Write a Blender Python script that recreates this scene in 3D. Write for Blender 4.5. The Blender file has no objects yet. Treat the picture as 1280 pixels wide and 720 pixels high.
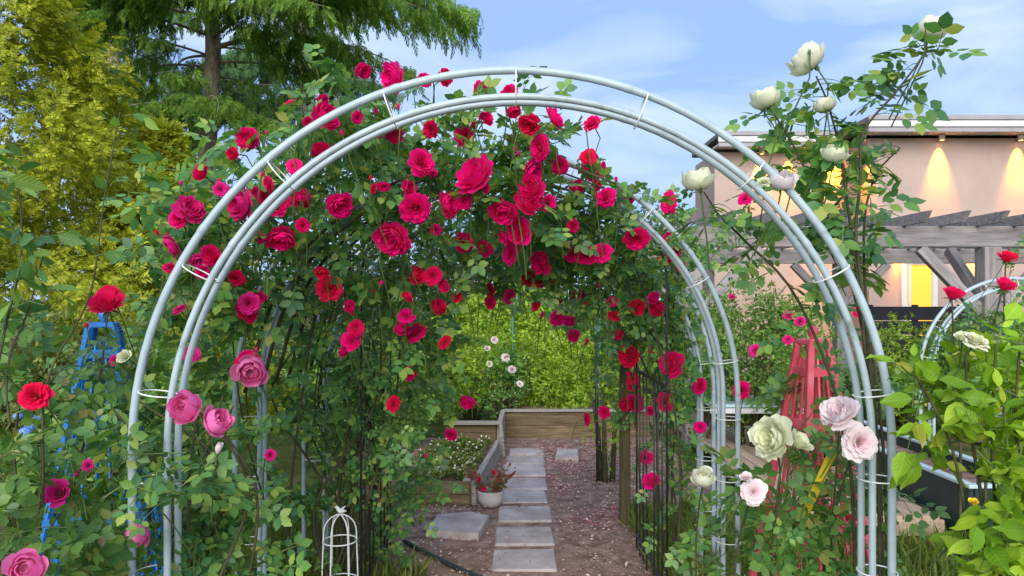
import bpy, math, random
import numpy as np
from mathutils import Vector, Matrix, Quaternion

R = math.radians
rng = np.random.default_rng(7)
random.seed(7)
sc = bpy.context.scene
COL = sc.collection

# ------------------------------------------------------------------ camera
F, CX, HY, CH = 900.0, 640.0, 375.0, 1.60      # focal (px of 1280), centre, horizon row, eye height
cam_d = bpy.data.cameras.new('camera')
cam = bpy.data.objects.new('camera', cam_d)
COL.objects.link(cam)
cam.location = (0, 0, CH)
cam.rotation_euler = (R(90), 0, 0)
cam_d.sensor_width = 36
cam_d.lens = 36 * F / 1280
cam_d.shift_y = (HY - 360) / 1280
cam_d.clip_start = 0.05
cam_d.clip_end = 2000
sc.camera = cam

# ------------------------------------------------------------------ world + sun
SUN_EL, SUN_AZ = 26, 190                       # azimuth: clockwise from +Y
W = bpy.data.worlds.new('World')
sc.world = W
W.use_nodes = True
nt = W.node_tree
nt.nodes.clear()
o_ = nt.nodes.new('ShaderNodeOutputWorld')
bg = nt.nodes.new('ShaderNodeBackground')
sky = nt.nodes.new('ShaderNodeTexSky')
sky.sky_type = 'NISHITA'
sky.sun_disc = False
sky.sun_elevation = R(SUN_EL)
sky.sun_rotation = R(SUN_AZ)
sky.air_density = 1.15
sky.dust_density = 0.6
sky.ozone_density = 1.6
tc = nt.nodes.new('ShaderNodeTexCoord')
mp = nt.nodes.new('ShaderNodeMapping')
mp.inputs['Scale'].default_value = (1.3, 1.3, 4.2)
mp.inputs['Location'].default_value = (0.4, 0.1, 0.7)
nz = nt.nodes.new('ShaderNodeTexNoise')
nz.inputs['Scale'].default_value = 2.6
nz.inputs['Detail'].default_value = 7
nz.inputs['Roughness'].default_value = 0.52
nz.inputs['Distortion'].default_value = 0.5
rp = nt.nodes.new('ShaderNodeValToRGB')
rp.color_ramp.elements[0].position = 0.40
rp.color_ramp.elements[0].color = (0.17, 0.27, 0.505, 1)
rp.color_ramp.elements[1].position = 0.66
rp.color_ramp.elements[1].color = (0.345, 0.415, 0.55, 1)
mx = nt.nodes.new('ShaderNodeMixRGB')
mx.inputs['Fac'].default_value = 0.90
scl = nt.nodes.new('ShaderNodeVectorMath')
scl.operation = 'SCALE'
scl.inputs['Scale'].default_value = 10.0
nt.links.new(tc.outputs['Generated'], mp.inputs['Vector'])
nt.links.new(mp.outputs['Vector'], nz.inputs['Vector'])
nt.links.new(nz.outputs['Fac'], rp.inputs['Fac'])
nt.links.new(rp.outputs['Color'], scl.inputs[0])
nt.links.new(scl.outputs['Vector'], mx.inputs['Color2'])
nt.links.new(sky.outputs['Color'], mx.inputs['Color1'])
nt.links.new(mx.outputs['Color'], bg.inputs['Color'])
bg.inputs['Strength'].default_value = 0.125
nt.links.new(bg.outputs['Background'], o_.inputs['Surface'])

sun_d = bpy.data.lights.new('sun', 'SUN')
sun_d.energy = 2.8
sun_d.angle = R(55)
sun_d.color = (1.0, 0.95, 0.87)
sun = bpy.data.objects.new('sun', sun_d)
COL.objects.link(sun)
sdir = Vector((math.sin(R(SUN_AZ)) * math.cos(R(SUN_EL)), math.cos(R(SUN_AZ)) * math.cos(R(SUN_EL)), math.sin(R(SUN_EL))))
sun.rotation_euler = sdir.to_track_quat('Z', 'Y').to_euler()
sun.location = (-4, -6, 9)

sc.view_settings.view_transform = 'Standard'
sc.view_settings.look = 'None'
sc.view_settings.exposure = 0.78
sc.view_settings.gamma = 1.0
sc.render.engine = 'CYCLES'
sc.cycles.use_denoising = True
sc.cycles.max_bounces = 7
sc.cycles.diffuse_bounces = 4
sc.cycles.transparent_max_bounces = 4


def P(px, py, Y):
    """photo pixel + distance -> world point"""
    return Vector(((px - CX) / F * Y, Y, CH - (py - HY) / F * Y))


# ------------------------------------------------------------------ materials
MATS = {}


def newmat(name):
    m = bpy.data.materials.new(name)
    m.use_nodes = True
    n = m.node_tree
    b = n.nodes['Principled BSDF']
    MATS[name] = m
    return m, n, b


def L(n, a, b):
    n.links.new(a, b)


def ramp(n, stops):
    r = n.nodes.new('ShaderNodeValToRGB')
    e = r.color_ramp.elements
    while len(e) < len(stops):
        e.new(0.5)
    for k, (p, c) in enumerate(stops):
        e[k].position = p
        e[k].color = (*c, 1)
    return r


def mat_noise(name, stops, scale=8, detail=5, rough=0.7, spec=0.3, bump=0.0, bscale=None, stretch=(1, 1, 1), metal=0, coord='Object', rnd=0.0):
    m, n, b = newmat(name)
    tc = n.nodes.new('ShaderNodeTexCoord')
    mp = n.nodes.new('ShaderNodeMapping')
    mp.inputs['Scale'].default_value = stretch
    t = n.nodes.new('ShaderNodeTexNoise')
    t.inputs['Scale'].default_value = scale
    t.inputs['Detail'].default_value = detail
    t.inputs['Roughness'].default_value = 0.6
    if coord == 'World':
        g = n.nodes.new('ShaderNodeNewGeometry')
        L(n, g.outputs['Position'], mp.inputs['Vector'])
    else:
        L(n, tc.outputs[coord], mp.inputs['Vector'])
    if rnd:
        oi = n.nodes.new('ShaderNodeObjectInfo')
        mul = n.nodes.new('ShaderNodeMath')
        mul.operation = 'MULTIPLY'
        mul.inputs[1].default_value = 37.0
        L(n, oi.outputs['Random'], mul.inputs[0])
        L(n, mul.outputs[0], mp.inputs['Location'])
    L(n, mp.outputs['Vector'], t.inputs['Vector'])
    r = ramp(n, stops)
    L(n, t.outputs['Fac'], r.inputs['Fac'])
    col = r.outputs['Color']
    if rnd:
        hs = n.nodes.new('ShaderNodeHueSaturation')
        mr = n.nodes.new('ShaderNodeMapRange')
        mr.inputs['To Min'].default_value = 1 - rnd
        mr.inputs['To Max'].default_value = 1 + rnd
        L(n, oi.outputs['Random'], mr.inputs['Value'])
        L(n, mr.outputs['Result'], hs.inputs['Value'])
        L(n, col, hs.inputs['Color'])
        col = hs.outputs['Color']
    L(n, col, b.inputs['Base Color'])
    b.inputs['Roughness'].default_value = rough
    b.inputs['Specular IOR Level'].default_value = spec
    b.inputs['Metallic'].default_value = metal
    if bump:
        t2 = n.nodes.new('ShaderNodeTexNoise')
        t2.inputs['Scale'].default_value = bscale or scale * 4
        t2.inputs['Detail'].default_value = 6
        L(n, mp.outputs['Vector'], t2.inputs['Vector'])
        bp = n.nodes.new('ShaderNodeBump')
        bp.inputs['Strength'].default_value = bump
        bp.inputs['Distance'].default_value = 0.02
        L(n, t2.outputs['Fac'], bp.inputs['Height'])
        L(n, bp.outputs['Normal'], b.inputs['Normal'])
    return m


def mat_leaf(name, stops, rough=0.42, spec=0.45, trans=0.38, tint=(1.35, 1.3, 0.5), vein=False):
    """every leaf (mesh island or object) draws its own colour from the ramp; light passes through"""
    m, n, b = newmat(name)
    g = n.nodes.new('ShaderNodeNewGeometry')
    oi = n.nodes.new('ShaderNodeObjectInfo')
    add = n.nodes.new('ShaderNodeMath')
    add.operation = 'ADD'
    fr = n.nodes.new('ShaderNodeMath')
    fr.operation = 'FRACT'
    L(n, g.outputs['Random Per Island'], add.inputs[0])
    L(n, oi.outputs['Random'], add.inputs[1])
    L(n, add.outputs[0], fr.inputs[0])
    r = ramp(n, stops)
    L(n, fr.outputs[0], r.inputs['Fac'])
    # broad drift of colour through the plant
    t = n.nodes.new('ShaderNodeTexNoise')
    t.inputs['Scale'].default_value = 2.2
    t.inputs['Detail'].default_value = 3
    L(n, g.outputs['Position'], t.inputs['Vector'])
    mr = n.nodes.new('ShaderNodeMapRange')
    mr.inputs['From Min'].default_value = 0.3
    mr.inputs['From Max'].default_value = 0.7
    mr.inputs['To Min'].default_value = 0.78
    mr.inputs['To Max'].default_value = 1.35
    L(n, t.outputs['Fac'], mr.inputs['Value'])
    hs = n.nodes.new('ShaderNodeHueSaturation')
    L(n, mr.outputs['Result'], hs.inputs['Value'])
    L(n, r.outputs['Color'], hs.inputs['Color'])
    hsc = hs.outputs['Color']
    if vein:
        # midrib and side veins from the leaf's own coordinates, a shade paler and sunken
        av = n.nodes.new('ShaderNodeAttribute')
        av.attribute_name = 'leafuv'
        sx = n.nodes.new('ShaderNodeSeparateXYZ')
        L(n, av.outputs['Vector'], sx.inputs[0])

        def mth(op, a, b_=None):
            q = n.nodes.new('ShaderNodeMath')
            q.operation = op
            for i_, v_ in enumerate((a, b_)):
                if v_ is None:
                    continue
                if isinstance(v_, (int, float)):
                    q.inputs[i_].default_value = v_
                else:
                    L(n, v_, q.inputs[i_])
            return q.outputs[0]
        ax = mth('ABSOLUTE', sx.outputs['X'])
        mid = mth('LESS_THAN', ax, 0.014)
        ph = mth('FRACT', mth('MULTIPLY', mth('SUBTRACT', sx.outputs['Y'], mth('MULTIPLY', ax, 0.9)), 8.5))
        side = mth('MULTIPLY', mth('LESS_THAN', ph, 0.13), 0.6)
        vf = mth('MAXIMUM', mid, side)
        bri = n.nodes.new('ShaderNodeMixRGB')
        bri.blend_type = 'MIX'
        lg = n.nodes.new('ShaderNodeHueSaturation')
        lg.inputs['Value'].default_value = 1.45
        lg.inputs['Saturation'].default_value = 0.85
        L(n, hsc, lg.inputs['Color'])
        L(n, mth('MULTIPLY', vf, 0.4), bri.inputs['Fac'])
        L(n, hsc, bri.inputs['Color1'])
        L(n, lg.outputs['Color'], bri.inputs['Color2'])
        hsc = bri.outputs['Color']
        bp = n.nodes.new('ShaderNodeBump')
        bp.inputs['Strength'].default_value = 0.3
        bp.inputs['Distance'].default_value = 0.003
        pu = mth('SINE', mth('MULTIPLY', ph, 3.1416))
        L(n, mth('MULTIPLY', pu, mth('SUBTRACT', 1.0, mid)), bp.inputs['Height'])
        L(n, bp.outputs['Normal'], b.inputs['Normal'])
    L(n, hsc, b.inputs['Base Color'])
    b.inputs['Roughness'].default_value = rough
    b.inputs['Specular IOR Level'].default_value = spec
    tr = n.nodes.new('ShaderNodeBsdfTranslucent')
    mulc = n.nodes.new('ShaderNodeMixRGB')
    mulc.blend_type = 'MULTIPLY'
    mulc.inputs['Fac'].default_value = 1
    mulc.inputs['Color2'].default_value = (*tint, 1)
    L(n, hsc, mulc.inputs['Color1'])
    L(n, mulc.outputs['Color'], tr.inputs['Color'])
    ms = n.nodes.new('ShaderNodeMixShader')
    ms.inputs['Fac'].default_value = trans
    L(n, b.outputs['BSDF'], ms.inputs[1])
    L(n, tr.outputs['BSDF'], ms.inputs[2])
    L(n, ms.outputs['Shader'], n.nodes['Material Output'].inputs['Surface'])
    return m


def mat_petal(name, inner, outer, alt, spread=0.5, trans=0.35, rough=0.6):
    """petal colour from the heart of the flower to its rim (object space), plus a per-blossom shift"""
    m, n, b = newmat(name)
    tc = n.nodes.new('ShaderNodeTexCoord')
    ln = n.nodes.new('ShaderNodeVectorMath')
    ln.operation = 'LENGTH'
    L(n, tc.outputs['Object'], ln.inputs[0])
    t = n.nodes.new('ShaderNodeTexNoise')
    t.inputs['Scale'].default_value = 6
    L(n, tc.outputs['Object'], t.inputs['Vector'])
    ad = n.nodes.new('ShaderNodeMath')
    ad.operation = 'MULTIPLY_ADD'
    ad.inputs[1].default_value = 0.22
    L(n, t.outputs['Fac'], ad.inputs[0])
    L(n, ln.outputs['Value'], ad.inputs[2])
    r = ramp(n, [(0.18, inner), (0.62, outer)])
    L(n, ad.outputs[0], r.inputs['Fac'])
    oi = n.nodes.new('ShaderNodeObjectInfo')
    mm = n.nodes.new('ShaderNodeMath')
    mm.operation = 'MULTIPLY'
    mm.inputs[1].default_value = spread
    L(n, oi.outputs['Random'], mm.inputs[0])
    mix = n.nodes.new('ShaderNodeMixRGB')
    mix.inputs['Color2'].default_value = (*alt, 1)
    L(n, mm.outputs[0], mix.inputs['Fac'])
    L(n, r.outputs['Color'], mix.inputs['Color1'])
    L(n, mix.outputs['Color'], b.inputs['Base Color'])
    b.inputs['Roughness'].default_value = rough
    b.inputs['Specular IOR Level'].default_value = 0.1
    b.inputs['Sheen Weight'].default_value = 0.05
    tr = n.nodes.new('ShaderNodeBsdfTranslucent')
    L(n, mix.outputs['Color'], tr.inputs['Color'])
    ms = n.nodes.new('ShaderNodeMixShader')
    ms.inputs['Fac'].default_value = trans
    L(n, b.outputs['BSDF'], ms.inputs[1])
    L(n, tr.outputs['BSDF'], ms.inputs[2])
    L(n, ms.outputs['Shader'], n.nodes['Material Output'].inputs['Surface'])
    return m


def mat_emit(name, col, strength):
    m, n, b = newmat(name)
    b.inputs['Base Color'].default_value = (*col, 1)
    b.inputs['Emission Color'].default_value = (*col, 1)
    b.inputs['Emission Strength'].default_value = strength
    b.inputs['Roughness'].default_value = 0.3
    return m


M_soil = mat_noise('soil', [(0.3, (0.13, 0.08, 0.06)), (0.5, (0.27, 0.175, 0.135)), (0.7, (0.42, 0.29, 0.24))], scale=9, detail=9, rough=0.95, spec=0.1, bump=0.8, bscale=60, coord='World')
M_ground = mat_noise('ground_turf', [(0.35, (0.04, 0.07, 0.015)), (0.55, (0.09, 0.11, 0.03)), (0.7, (0.15, 0.11, 0.06))], scale=3, detail=9, rough=0.95, spec=0.1, bump=0.8, bscale=50, coord='World')
M_stone = mat_noise('paving_stone', [(0.25, (0.32, 0.27, 0.26)), (0.55, (0.47, 0.41, 0.39)), (0.8, (0.56, 0.50, 0.48))], scale=5, detail=8, rough=0.85, spec=0.25, bump=0.25, bscale=55, coord='World')
_n = M_stone.node_tree
_b = _n.nodes['Principled BSDF']
_src = _b.inputs['Base Color'].links[0].from_socket
_t = _n.nodes.new('ShaderNodeTexNoise')
_t.inputs['Scale'].default_value = 2.3
_t.inputs['Detail'].default_value = 10
_t.inputs['Roughness'].default_value = 0.72
_g = _n.nodes.new('ShaderNodeNewGeometry')
L(_n, _g.outputs['Position'], _t.inputs['Vector'])
_r2 = ramp(_n, [(0.44, (0.42, 0.36, 0.28)), (0.60, (1.0, 1.0, 1.0))])
L(_n, _t.outputs['Fac'], _r2.inputs['Fac'])
_m = _n.nodes.new('ShaderNodeMixRGB')
_m.blend_type = 'MULTIPLY'
_m.inputs['Fac'].default_value = 0.38
L(_n, _src, _m.inputs['Color1'])
L(_n, _r2.outputs['Color'], _m.inputs['Color2'])
L(_n, _m.outputs['Color'], _b.inputs['Base Color'])
M_timber = mat_noise('weathered_timber', [(0.3, (0.075, 0.055, 0.03)), (0.55, (0.18, 0.13, 0.07)), (0.75, (0.27, 0.21, 0.13))], scale=3, detail=8, rough=0.85, spec=0.2, bump=0.5, bscale=14, stretch=(1, 12, 14), rnd=0.18)
M_postwood = mat_noise('dark_post_timber', [(0.3, (0.045, 0.038, 0.018)), (0.55, (0.10, 0.08, 0.04)), (0.75, (0.17, 0.13, 0.07))], scale=4, detail=8, rough=0.85, spec=0.2, bump=0.5, bscale=14, stretch=(12, 12, 1))
M_timber_grey = mat_noise('grey_timber', [(0.3, (0.20, 0.18, 0.155)), (0.6, (0.36, 0.33, 0.285)), (0.8, (0.46, 0.43, 0.38))], scale=3, detail=8, rough=0.85, spec=0.2, bump=0.5, bscale=14, stretch=(1, 12, 14), rnd=0.12)
M_pergola = mat_noise('pergola_timber', [(0.3, (0.18, 0.16, 0.155)), (0.6, (0.32, 0.285, 0.275)), (0.8, (0.42, 0.38, 0.36))], scale=2.5, detail=8, rough=0.85, spec=0.2, bump=0.3, bscale=10, stretch=(1, 9, 9), rnd=0.14)
M_deck = mat_noise('deck_timber', [(0.3, (0.34, 0.24, 0.16)), (0.6, (0.50, 0.37, 0.26)), (0.8, (0.58, 0.46, 0.34))], scale=3, detail=7, rough=0.8, spec=0.2, bump=0.3, bscale=12, stretch=(12, 1, 12), rnd=0.15)
M_white = mat_noise('white_enamel', [(0.28, (0.19, 0.23, 0.21)), (0.40, (0.33, 0.41, 0.435)), (0.7, (0.41, 0.495, 0.52))], scale=9, rough=0.38, spec=0.5, bump=0.03)
M_whitewire = mat_noise('white_wire', [(0.3, (0.78, 0.80, 0.76)), (0.7, (0.86, 0.87, 0.84))], scale=20, rough=0.4, spec=0.5)
M_black = mat_noise('black_iron', [(0.3, (0.012, 0.013, 0.016)), (0.7, (0.03, 0.03, 0.035))], scale=20, rough=0.45, spec=0.5)
M_greentube = mat_noise('green_tube', [(0.3, (0.05, 0.13, 0.10)), (0.7, (0.10, 0.22, 0.17))], scale=12, rough=0.4, spec=0.5)
M_red = mat_noise('red_paint', [(0.25, (0.56, 0.06, 0.09)), (0.55, (0.78, 0.11, 0.15)), (0.72, (0.78, 0.22, 0.24)), (0.85, (0.60, 0.40, 0.36))], scale=9, rough=0.55, spec=0.4, rnd=0.12, bump=0.1)
M_blue = mat_noise('blue_paint', [(0.25, (0.005, 0.08, 0.28)), (0.6, (0.010, 0.15, 0.46)), (0.8, (0.025, 0.22, 0.55))], scale=9, rough=0.5, spec=0.4, rnd=0.12, bump=0.1)
M_yellow = mat_noise('yellow_plastic', [(0.3, (0.72, 0.50, 0.02)), (0.7, (0.80, 0.60, 0.04))], scale=9, rough=0.45)
M_pot = mat_noise('pot_glaze', [(0.3, (0.36, 0.33, 0.31)), (0.7, (0.48, 0.45, 0.42))], scale=7, rough=0.55, bump=0.08)
M_trough = mat_noise('dark_green_plastic', [(0.3, (0.018, 0.035, 0.035)), (0.7, (0.035, 0.06, 0.055))], scale=6, rough=0.4)
M_tabletop = mat_noise('pale_blue_sheet', [(0.3, (0.42, 0.58, 0.60)), (0.7, (0.55, 0.70, 0.72))], scale=5, rough=0.35)
M_wall = mat_noise('stucco', [(0.2, (0.37, 0.275, 0.235)), (0.5, (0.43, 0.325, 0.28)), (0.8, (0.47, 0.365, 0.315))], scale=1.2, detail=8, rough=0.9, spec=0.15, bump=0.25, bscale=60, coord='World')
M_trim = mat_noise('white_trim', [(0.3, (0.62, 0.60, 0.60)), (0.7, (0.72, 0.70, 0.70))], scale=3, rough=0.5)
M_gutter = mat_noise('grey_trim', [(0.3, (0.28, 0.26, 0.27)), (0.7, (0.36, 0.34, 0.35))], scale=3, rough=0.5)
M_roof = mat_noise('roof_membrane', [(0.3, (0.12, 0.12, 0.13)), (0.7, (0.2, 0.2, 0.2))], scale=3, rough=0.8)
M_dark = mat_noise('dark_screen', [(0.3, (0.008, 0.009, 0.014)), (0.7, (0.016, 0.017, 0.025))], scale=4, rough=0.6)
M_cane = mat_noise('rose_cane', [(0.3, (0.03, 0.035, 0.014)), (0.55, (0.065, 0.06, 0.026)), (0.75, (0.12, 0.085, 0.045))], scale=14, rough=0.7, coord='World', bump=0.2)
M_canegreen = mat_noise('green_shoot', [(0.3, (0.06, 0.12, 0.03)), (0.6, (0.11, 0.17, 0.05)), (0.8, (0.16, 0.12, 0.05))], scale=10, rough=0.6, coord='World')
M_bark = mat_noise('conifer_bark', [(0.3, (0.13, 0.10, 0.075)), (0.55, (0.31, 0.245, 0.19)), (0.75, (0.44, 0.36, 0.29))], scale=5, detail=9, rough=0.95, spec=0.1, bump=1.0, bscale=14, stretch=(3, 3, 1))
M_lampglow = mat_emit('lamp_glow', (1.0, 0.62, 0.16), 9)
M_paneglow = mat_emit('lit_pane', (1.0, 0.44, 0.05), 0.45)

M_rose = mat_leaf('rose_leaf', [(0, (0.05, 0.15, 0.055)), (0.3, (0.085, 0.22, 0.065)), (0.65, (0.14, 0.29, 0.065)), (0.9, (0.24, 0.37, 0.07)), (1, (0.36, 0.40, 0.10))], rough=0.42, spec=0.45)
M_rose2 = mat_leaf('rose_leaf_bright', [(0, (0.06, 0.16, 0.04)), (0.5, (0.12, 0.26, 0.055)), (0.9, (0.20, 0.34, 0.07)), (1, (0.28, 0.22, 0.07))], rough=0.42, spec=0.5)
M_teal = mat_leaf('blue_green_leaf', [(0, (0.06, 0.17, 0.05)), (0.6, (0.12, 0.27, 0.06)), (1, (0.24, 0.38, 0.06))], rough=0.4, spec=0.5, vein=True)
M_hyd = mat_leaf('hydrangea_leaf', [(0, (0.13, 0.27, 0.012)), (0.5, (0.23, 0.40, 0.018)), (0.95, (0.36, 0.52, 0.03)), (1, (0.40, 0.36, 0.06))], rough=0.5, spec=0.35, trans=0.4, tint=(1.2, 1.2, 0.4), vein=True)
M_lime = mat_leaf('lime_leaf', [(0, (0.14, 0.27, 0.02)), (0.5, (0.25, 0.40, 0.028)), (1, (0.38, 0.50, 0.05))], trans=0.38)
M_mid = mat_leaf('mid_leaf', [(0, (0.07, 0.17, 0.03)), (0.5, (0.13, 0.27, 0.04)), (1, (0.24, 0.38, 0.07))])
M_dkleaf = mat_leaf('dark_leaf', [(0, (0.03, 0.08, 0.02)), (0.6, (0.06, 0.14, 0.035)), (1, (0.11, 0.20, 0.05))])
M_olive = mat_leaf('olive_leaf', [(0, (0.08, 0.11, 0.02)), (0.5, (0.14, 0.19, 0.035)), (1, (0.22, 0.26, 0.05))])
M_gold = mat_leaf('golden_spray', [(0, (0.22, 0.26, 0.018)), (0.5, (0.37, 0.41, 0.025)), (1, (0.52, 0.54, 0.045))], rough=0.6, spec=0.25, trans=0.42, tint=(1.15, 1.1, 0.5))
M_cedar = mat_leaf('cedar_needle', [(0, (0.065, 0.15, 0.025)), (0.5, (0.13, 0.25, 0.035)), (1, (0.22, 0.34, 0.045))], rough=0.6, spec=0.2, trans=0.38)
M_cedar2 = mat_leaf('dark_needle', [(0, (0.035, 0.09, 0.035)), (0.5, (0.065, 0.14, 0.045)), (1, (0.11, 0.20, 0.05))], rough=0.6, spec=0.2, trans=0.2)
M_redleaf = mat_leaf('red_leaf', [(0, (0.16, 0.02, 0.02)), (0.5, (0.10, 0.10, 0.03)), (1, (0.30, 0.04, 0.06))])
M_grass = mat_leaf('grass_blade', [(0, (0.06, 0.12, 0.02)), (0.5, (0.12, 0.19, 0.03)), (1, (0.24, 0.24, 0.07))], rough=0.6, spec=0.2)
M_chip = mat_leaf('bark_chip', [(0, (0.13, 0.075, 0.05)), (0.35, (0.28, 0.18, 0.12)), (0.75, (0.44, 0.31, 0.23)), (0.94, (0.50, 0.38, 0.30)), (1, (0.62, 0.48, 0.44))], rough=0.9, spec=0.1, trans=0.0)
M_fallen = mat_leaf('fallen_petal', [(0, (0.28, 0.05, 0.09)), (0.6, (0.45, 0.13, 0.19)), (1, (0.62, 0.38, 0.40))], rough=0.8, spec=0.1, trans=0.1)

M_crim = mat_petal('crimson_petal', (0.74, 0.001, 0.15), (0.90, 0.006, 0.26), (0.82, 0.003, 0.13), spread=0.8)
M_redp = mat_petal('scarlet_petal', (0.62, 0.002, 0.035), (0.82, 0.006, 0.07), (0.78, 0.005, 0.14), spread=0.6)
M_mag = mat_petal('magenta_petal', (0.60, 0.008, 0.18), (0.82, 0.03, 0.32), (0.74, 0.015, 0.16), spread=0.5)
M_pink = mat_petal('pink_petal', (0.88, 0.42, 0.58), (0.90, 0.13, 0.46), (0.88, 0.38, 0.60), spread=0.5)
M_cream = mat_petal('cream_petal', (0.72, 0.72, 0.36), (0.80, 0.80, 0.64), (0.74, 0.78, 0.52), spread=0.6)
M_blush = mat_petal('blush_petal', (0.80, 0.52, 0.56), (0.84, 0.79, 0.77), (0.82, 0.70, 0.74), spread=0.5)
M_blueflower = mat_petal('blue_floret', (0.13, 0.28, 0.72), (0.26, 0.46, 0.85), (0.35, 0.50, 0.85), spread=0.5)
M_calyx = mat_noise('calyx_green', [(0.3, (0.06, 0.14, 0.03)), (0.7, (0.14, 0.22, 0.06))], scale=3, rough=0.55)


# ------------------------------------------------------------------ object helpers
def link(o):
    COL.objects.link(o)
    return o


def tag(o, label=None, cat=None, group=None, kind=None):
    if label:
        o['label'] = label
    if cat:
        o['category'] = cat
    if group:
        o['group'] = group
    if kind:
        o['kind'] = kind
    return o


def thing(name, label, cat, base, group=None):
    e = bpy.data.objects.new(name, None)
    e.empty_display_size = 0.1
    e.location = base
    link(e)
    return tag(e, label, cat, group)


def top_of(o):
    v = Vector((0, 0, 0))
    while o is not None:
        v += o.location
        o = o.parent
    return v


def hang(o, parent, world=None):
    """make o a child of parent; world = its world matrix (default: identity, mesh in world coordinates)"""
    world = Matrix() if world is None else world
    if parent is not None:
        o.parent = parent
        off = top_of(parent)
        o.matrix_basis = Matrix.Translation(-off) @ world
    else:
        o.matrix_basis = world
    return o


class MB:
    """collects triangles / quads for one mesh object"""

    def __init__(self):
        self.v = []
        self.f = []
        self.n = 0

    def add(self, verts, faces):
        k = self.n
        self.v.extend([tuple(x) for x in verts])
        self.f.extend([tuple(i + k for i in q) for q in faces])
        self.n += len(verts)
        return self

    def box(self, c, s, rot=None, bev=0.0, jit=0.0):
        c = Vector(c)
        hx, hy, hz = s[0] / 2, s[1] / 2, s[2] / 2
        if bev <= 0:
            vs = [Vector((x * hx, y * hy, z * hz)) for x in (-1, 1) for y in (-1, 1) for z in (-1, 1)]
            fs = [(0, 1, 3, 2), (4, 6, 7, 5), (0, 4, 5, 1), (2, 3, 7, 6), (0, 2, 6, 4), (1, 5, 7, 3)]
        else:
            b = min(bev, hx * .9, hy * .9, hz * .9)
            vs, fs = [], []
            # 24 verts: three per corner
            idx = {}
            for x in (-1, 1):
                for y in (-1, 1):
                    for z in (-1, 1):
                        for a in range(3):
                            p = [x * (hx - b), y * (hy - b), z * (hz - b)]
                            p[a] = (x, y, z)[a] * (hx, hy, hz)[a]
                            idx[(x, y, z, a)] = len(vs)
                            vs.append(Vector(p))
            for a in range(3):
                o1, o2 = [i for i in range(3) if i != a]
                for s_ in (-1, 1):
                    q = []
                    for (u, w) in ((-1, -1), (1, -1), (1, 1), (-1, 1)):
                        k = [0, 0, 0]
                        k[a] = s_
                        k[o1] = u
                        k[o2] = w
                        q.append(idx[(*k, a)])
                    fs.append(tuple(q))
            for a in range(3):          # edges along axis a
                o1, o2 = [i for i in range(3) if i != a]
                for u in (-1, 1):
                    for w in (-1, 1):
                        k0 = [0, 0, 0]
                        k1 = [0, 0, 0]
                        k0[a], k1[a] = -1, 1
                        k0[o1] = k1[o1] = u
                        k0[o2] = k1[o2] = w
                        fs.append((idx[(*k0, o1)], idx[(*k1, o1)], idx[(*k1, o2)], idx[(*k0, o2)]))
            for x in (-1, 1):
                for y in (-1, 1):
                    for z in (-1, 1):
                        fs.append((idx[(x, y, z, 0)], idx[(x, y, z, 1)], idx[(x, y, z, 2)]))
        if jit:
            vs = [v + Vector((random.uniform(-jit, jit), random.uniform(-jit, jit), random.uniform(-jit, jit) * .4)) for v in vs]
        if rot is not None:
            vs = [rot @ v for v in vs]
        return self.add([v + c for v in vs], fs)

    def bar(self, a, b, w, h=None, bev=0.0, up=Vector((0, 0, 1))):
        """box beam from a to b, w wide (sideways), h high"""
        a, b = Vector(a), Vector(b)
        h = h or w
        x = (b - a).normalized()
        if abs(x.dot(up)) > 0.98:
            up = Vector((0, 1, 0))
        y = up.cross(x).normalized()
        z = x.cross(y)
        rot = Matrix((x, y, z)).transposed()
        return self.box((a + b) / 2, ((b - a).length, w, h), rot, bev)

    def tube(self, pts, rad, sides=6, closed=False, caps=True):
        pts = [Vector(p) for p in pts]
        n = len(pts)
        rads = rad if isinstance(rad, (list, tuple)) else [rad] * n
        k = self.n
        vs, fs = [], []
        ref = None
        for i, p in enumerate(pts):
            if closed:
                t = pts[(i + 1) % n] - pts[i - 1]
            else:
                t = pts[min(i + 1, n - 1)] - pts[max(i - 1, 0)]
            t = t.normalized() if t.length > 1e-9 else Vector((0, 0, 1))
            if ref is None:
                ref = Vector((0, 1, 0)) if abs(t.y) < 0.9 else Vector((1, 0, 0))
            u = (ref - t * ref.dot(t)).normalized()
            w = t.cross(u)
            ref = u
            for j in range(sides):
                a = 2 * math.pi * j / sides
                vs.append(p + (u * math.cos(a) + w * math.sin(a)) * rads[i])
        for i in range(n if closed else n - 1):
            i2 = (i + 1) % n
            for j in range(sides):
                j2 = (j + 1) % sides
                fs.append((i * sides + j, i * sides + j2, i2 * sides + j2, i2 * sides + j))
        if caps and not closed:
            fs.append(tuple(range(sides - 1, -1, -1)))
            fs.append(tuple((n - 1) * sides + j for j in range(sides)))
        return self.add(vs, fs)

    def lathe(self, prof, c, sides=24):
        c = Vector(c)
        vs, fs = [], []
        for (r, z) in prof:
            for j in range(sides):
                a = 2 * math.pi * j / sides
                vs.append(c + Vector((r * math.cos(a), r * math.sin(a), z)))
        for i in range(len(prof) - 1):
            for j in range(sides):
                j2 = (j + 1) % sides
                fs.append((i * sides + j, i * sides + j2, (i + 1) * sides + j2, (i + 1) * sides + j))
        return self.add(vs, fs)

    def mesh(self, name, mat, smooth=False):
        me = bpy.data.meshes.new(name)
        me.from_pydata(self.v, [], self.f)
        me.materials.append(mat)
        if smooth:
            me.polygons.foreach_set('use_smooth', [True] * len(me.polygons))
        me.update()
        return me

    def build(self, name, mat, parent=None, smooth=False):
        o = bpy.data.objects.new(name, self.mesh(name, mat, smooth))
        link(o)
        return hang(o, parent)


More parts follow.
